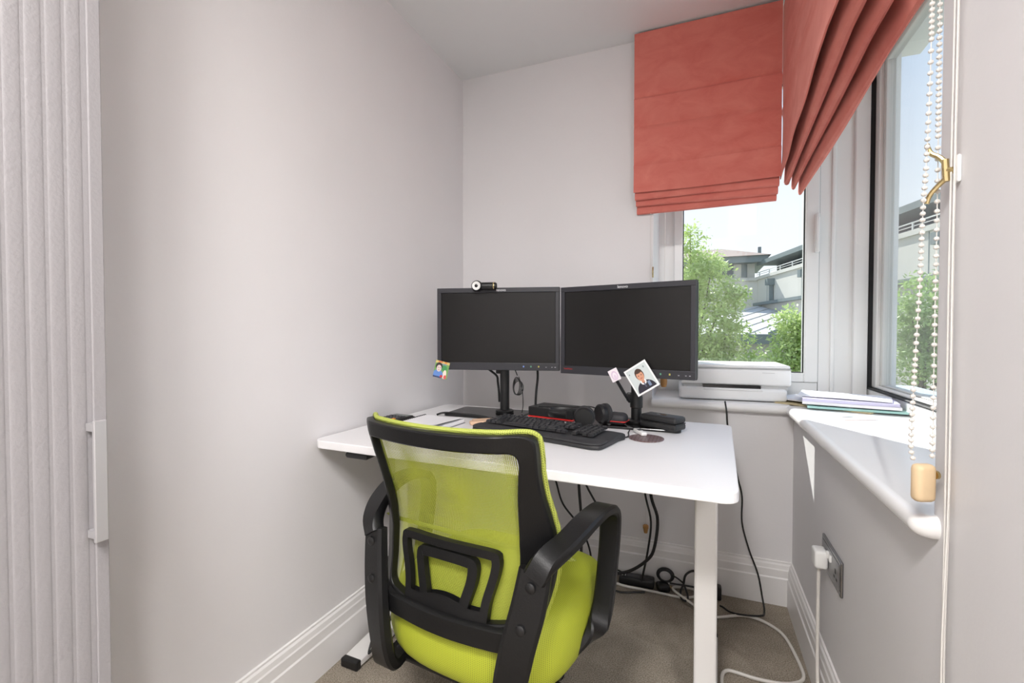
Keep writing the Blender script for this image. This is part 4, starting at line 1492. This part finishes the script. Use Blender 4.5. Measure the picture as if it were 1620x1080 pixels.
A, B = (4.55, 44.9), (12.0, 15.3)
LAB = math.hypot(B[0] - A[0], B[1] - A[1])
dirv = ((B[0] - A[0]) / LAB, (B[1] - A[1]) / LAB)


def along(s_):
    return (A[0] + dirv[0] * s_, A[1] + dirv[1] * s_)


wing = thing('building', 'pale building with terrace railing and hipped-roof pavilion outside', 'building', (A[0], A[1], GZ))


def wput(nm, mb_, m_, par=wing):
    mb_.v = [(x - A[0], y - A[1], z_ - GZ) for x, y, z_ in mb_.v]
    return obj(nm, mb_, m_, par)


wput('wall', seg_box(MB(), A, B, 0, 6, GZ, 5.72), STONE)
wput('coping', seg_box(MB(), A, B, -.12, .3, 5.5, 5.75), STONE)
wput('ledge', seg_box(MB(), A, B, -.35, 0, 3.30, 3.52), STONE2)
up = wput('upper_storey', seg_box(MB(), A, B, 1.6, 6, 5.72, 6.75), DGLASS)
wput('fascia', seg_box(MB(), A, B, .0, 6.5, 6.72, 7.05), STONE2)
wput('roof', seg_box(MB(), A, B, 1.2, 6, 7.05, 7.5), STONE2)
rl = seg_box(MB(), A, B, -.04, .02, 6.08, 6.13)
seg_box(rl, A, B, -.03, .01, 5.92, 5.95)
railing = wput('railing', rl, mat('white_rail', (222, 222, 218), .5))
pk = None
for k in range(15):
    a0 = along(.6 + 2 * k)
    mbp = seg_box(MB(), a0, along(.66 + 2 * k), -.04, .02, 5.72, 6.1)
    wput('rail_post', mbp, MATS['white_rail'], railing)
for k in range(9):
    a0 = along(3.3 * k + 1.5)
    wput('mullion', seg_box(MB(), a0, along(3.3 * k + 1.65), 1.45, 1.62, 5.72, 6.75), STONE2, up)
for s_ in (3.2, 8.6, 14.6, 20.5):
    wput('rain_hopper', seg_box(MB(), along(s_), along(s_ + .45), -.55, 0, 4.75, 5.25), STONE2)
    wput('downpipe', seg_box(MB(), along(s_ + .12), along(s_ + .3), -.3, -.05, 3.5, 4.8), STONE2)
for s_ in (2.2, 8.0, 13.8, 19.6, 25.4):
    wput('panel_joint', seg_box(MB(), along(s_), along(s_ + .05), -.012, 0, 3.5, 5.5), STONE2)

pav = wing


def pput(nm, mb_, m_, par=pav):
    mb_.v = [(x - 4.55, y - 44.9, z_ - GZ) for x, y, z_ in mb_.v]
    return obj(nm, mb_, m_, par)


pput('wall', MB().box(-6, 4.6, 44.7, 52, GZ, 5.7), STONE)
pput('upper_wall', MB().box(-6, 4.4, 45.0, 52, 5.7, 6.95), STONE)
pput('string_course', MB().box(-6.1, 4.7, 44.55, 44.7, 5.45, 5.7), STONE)
for x0, x1 in ((-5.4, -2.9), (-2.5, -.2), (.3, 2.75)):
    f_ = pput('window', MB().box(x0, x1, 44.92, 45.0, 5.78, 6.92), STONE2)
    nn_ = 4
    for k in range(nn_):
        xa = x0 + .08 + (x1 - x0 - .08) / nn_ * k
        pput('pane', MB().box(xa, xa + (x1 - x0 - .08) / nn_ - .08, 44.88, 44.93, 5.85, 6.86), DGLASS, f_)
f_ = pput('window', MB().box(3.35, 3.8, 44.92, 45.0, 5.78, 6.92), STONE2)
pput('eave', MB().box(-6.8, 5.3, 44.0, 52.6, 6.95, 7.5), STONE2)
rv = [(-7, 43.8, 7.5), (5.5, 43.8, 7.5), (5.5, 53, 7.5), (-7, 53, 7.5), (-1.5, 49, 9.0), (2.0, 49, 9.0)]
pput('roof', MB().add(rv, [(0, 1, 5, 4), (1, 2, 5), (2, 3, 4, 5), (3, 0, 4), (3, 2, 1, 0)]), TILE)
pput('flue', MB().lathe([(.14, 6.9), (.14, 8.5), (.001, 8.5)], (4.85, 46, 0), 12), STONE2)

low = thing('low_roof_hall', 'low hall with pale sloping metal roof below the wing', 'building', (3, 32, GZ))


def lput(nm, mb_, m_, par=low):
    mb_.v = [(x - 3, y - 32, z_ - GZ) for x, y, z_ in mb_.v]
    return obj(nm, mb_, m_, par)


e0, e1, r1, r0 = Vector((-2.5, 27.2, .95)), Vector((7.6, 31.0, .95)), Vector((7.9, 31.4, 1.0)), Vector((4.6, 44.0, 3.3))
dn = Vector((0, 0, -.15))
rf = lput('roof', MB().add([e0, e1, r1, r0, e0 + dn, e1 + dn, r1 + dn, r0 + dn], [(0, 1, 2, 3), (7, 6, 5, 4), (0, 4, 5, 1), (1, 5, 6, 2), (2, 6, 7, 3), (3, 7, 4, 0)]), LEAD)
for k in range(9):
    t_ = (k + .5) / 9
    p, q = e0.lerp(e1, t_), r0.lerp(r1, t_)
    lput('seam', MB().tube([p + Vector((0, 0, .03)), q + Vector((0, 0, .03))], .025 if k != 5 else .12, 5), STONE2 if k == 5 else LEAD, rf)
lput('fascia', seg_box(MB(), (e0.x, e0.y), (e1.x, e1.y), -.05, .3, .40, .95), STONE2)
lput('wall', seg_box(MB(), (e0.x, e0.y), (e1.x, e1.y), .6, 3, GZ, .6), STONE)


LEAFM = []
for nm, c_ in (('leaf_bright', (182, 200, 128)), ('leaf_mid', (158, 184, 112)), ('leaf_pale', (170, 190, 120))):
    m_ = mat(nm, c_, .5, noise=.25, nscale=3)
    nn2, ll2 = m_.node_tree.nodes, m_.node_tree.links
    tl = nn2.new('ShaderNodeBsdfTranslucent')
    tl.inputs[0].default_value = (*lin(tuple(min(255, v + 22) for v in c_)), 1)
    ms = nn2.new('ShaderNodeMixShader')
    ms.inputs[0].default_value = 0.32
    ll2.new(nn2['Principled BSDF'].outputs[0], ms.inputs[1])
    ll2.new(tl.outputs[0], ms.inputs[2])
    ll2.new(ms.outputs[0], nn2['Material Output'].inputs[0])
    LEAFM.append(m_)
BARK = mat('bark', (104, 92, 78), .9, noise=.2, nscale=10)


def tree(label, base, blobs, nleaf, lsize, mi, seed):
    rnd = random.Random(seed)
    root = thing('tree', label, 'tree', (base[0], base[1], GZ), 0, 'trees outside the windows')
    mb_ = MB()
    top = max(b[2] for b in blobs)
    mb_.tube([(0, 0, 0), (.1, .05, (top - GZ) * .4), (-.05, 0, (top - GZ) * .8)], lambda t_: .13 - .09 * t_, 8)
    for b in blobs:
        mb_.tube([(0, 0, (b[2] - GZ) * .55), ((b[0] - base[0]) * .5, (b[1] - base[1]) * .5, (b[2] - GZ) * .8), (b[0] - base[0], b[1] - base[1], b[2] - GZ + b[3] * .4)], lambda t_: .05 - .04 * t_, 6)
    obj('trunk', mb_, BARK, root, True)
    vol = [b[3] ** 2 for b in blobs]
    tot = sum(vol)
    lv = MB()
    vs, fs = [], []
    for b, v_ in zip(blobs, vol):
        cnt = int(nleaf * v_ / tot)
        ncl = max(6, cnt // 26)
        cents = []
        for _ in range(ncl):
            d = Vector((rnd.gauss(0, 1), rnd.gauss(0, 1), rnd.gauss(0, 1))).normalized() * b[3] * rnd.uniform(.35, 1.0) ** .6
            d.z *= b[4]
            cents.append(Vector((b[0], b[1], b[2])) + d)
        for _ in range(cnt):
            c = rnd.choice(cents) + Vector((rnd.gauss(0, .13), rnd.gauss(0, .13), rnd.gauss(0, .10)))
            t_ = Vector((rnd.gauss(0, 1), rnd.gauss(0, 1), rnd.gauss(-.3, .7))).normalized()
            n_ = Vector((rnd.gauss(0, .6), rnd.gauss(0, .6), 1)).normalized()
            s_ = t_.cross(n_)
            if s_.length < 1e-4:
                continue
            s_.normalize()
            L_ = lsize * rnd.uniform(.7, 1.3)
            k = len(vs)
            c = c - Vector((base[0], base[1], GZ))
            vs += [c - t_ * L_ * .5, c + s_ * L_ * .22, c + t_ * L_ * .5, c - s_ * L_ * .22]
            fs.append((k, k + 1, k + 2, k + 3))
    lv.add(vs, fs)
    o_ = obj('foliage', lv, LEAFM[mi], root)
    o_['kind'] = 'stuff'
    return root


tree('feathery light green tree at left of the printer window', (-.2, 15.4), [(.3, 15.3, 2.4, .95, 1.0), (-.7, 15.3, 2.6, 1.1, 1.0), (.1, 15.6, 3.0, .75, .8), (-.28, 15.2, 3.95, .42, 1.3), (.75, 15.2, 2.0, .65, .8), (.1, 15.0, 1.2, 1.05, .8), (.9, 15.2, 1.0, .6, .7), (-.5, 15.2, .4, 1.2, .8), (1.0, 15.0, .2, .75, .7), (.2, 14.9, .1, .9, .7)], 17000, .135, 0, 5)
tree('bushy green tree at right of the printer window', (2.18, 12.9), [(2.18, 12.9, 1.1, .56, 1.0), (2.05, 12.8, .40, .60, .9), (2.5, 12.9, .9, .56, 1.0), (2.14, 12.9, -.2, .70, .8)], 9000, .11, 0, 9)
tree('green tree filling the lower side window', (4.9, 13.8), [(4.65, 13.7, 1.3, .65, 1.0), (5.1, 13.8, 1.6, .85, 1.0), (4.75, 13.6, .4, .7, .9), (5.4, 13.8, .7, .9, 1.0), (5.9, 13.6, 1.4, .9, 1.0)], 11000, .12, 1, 12)
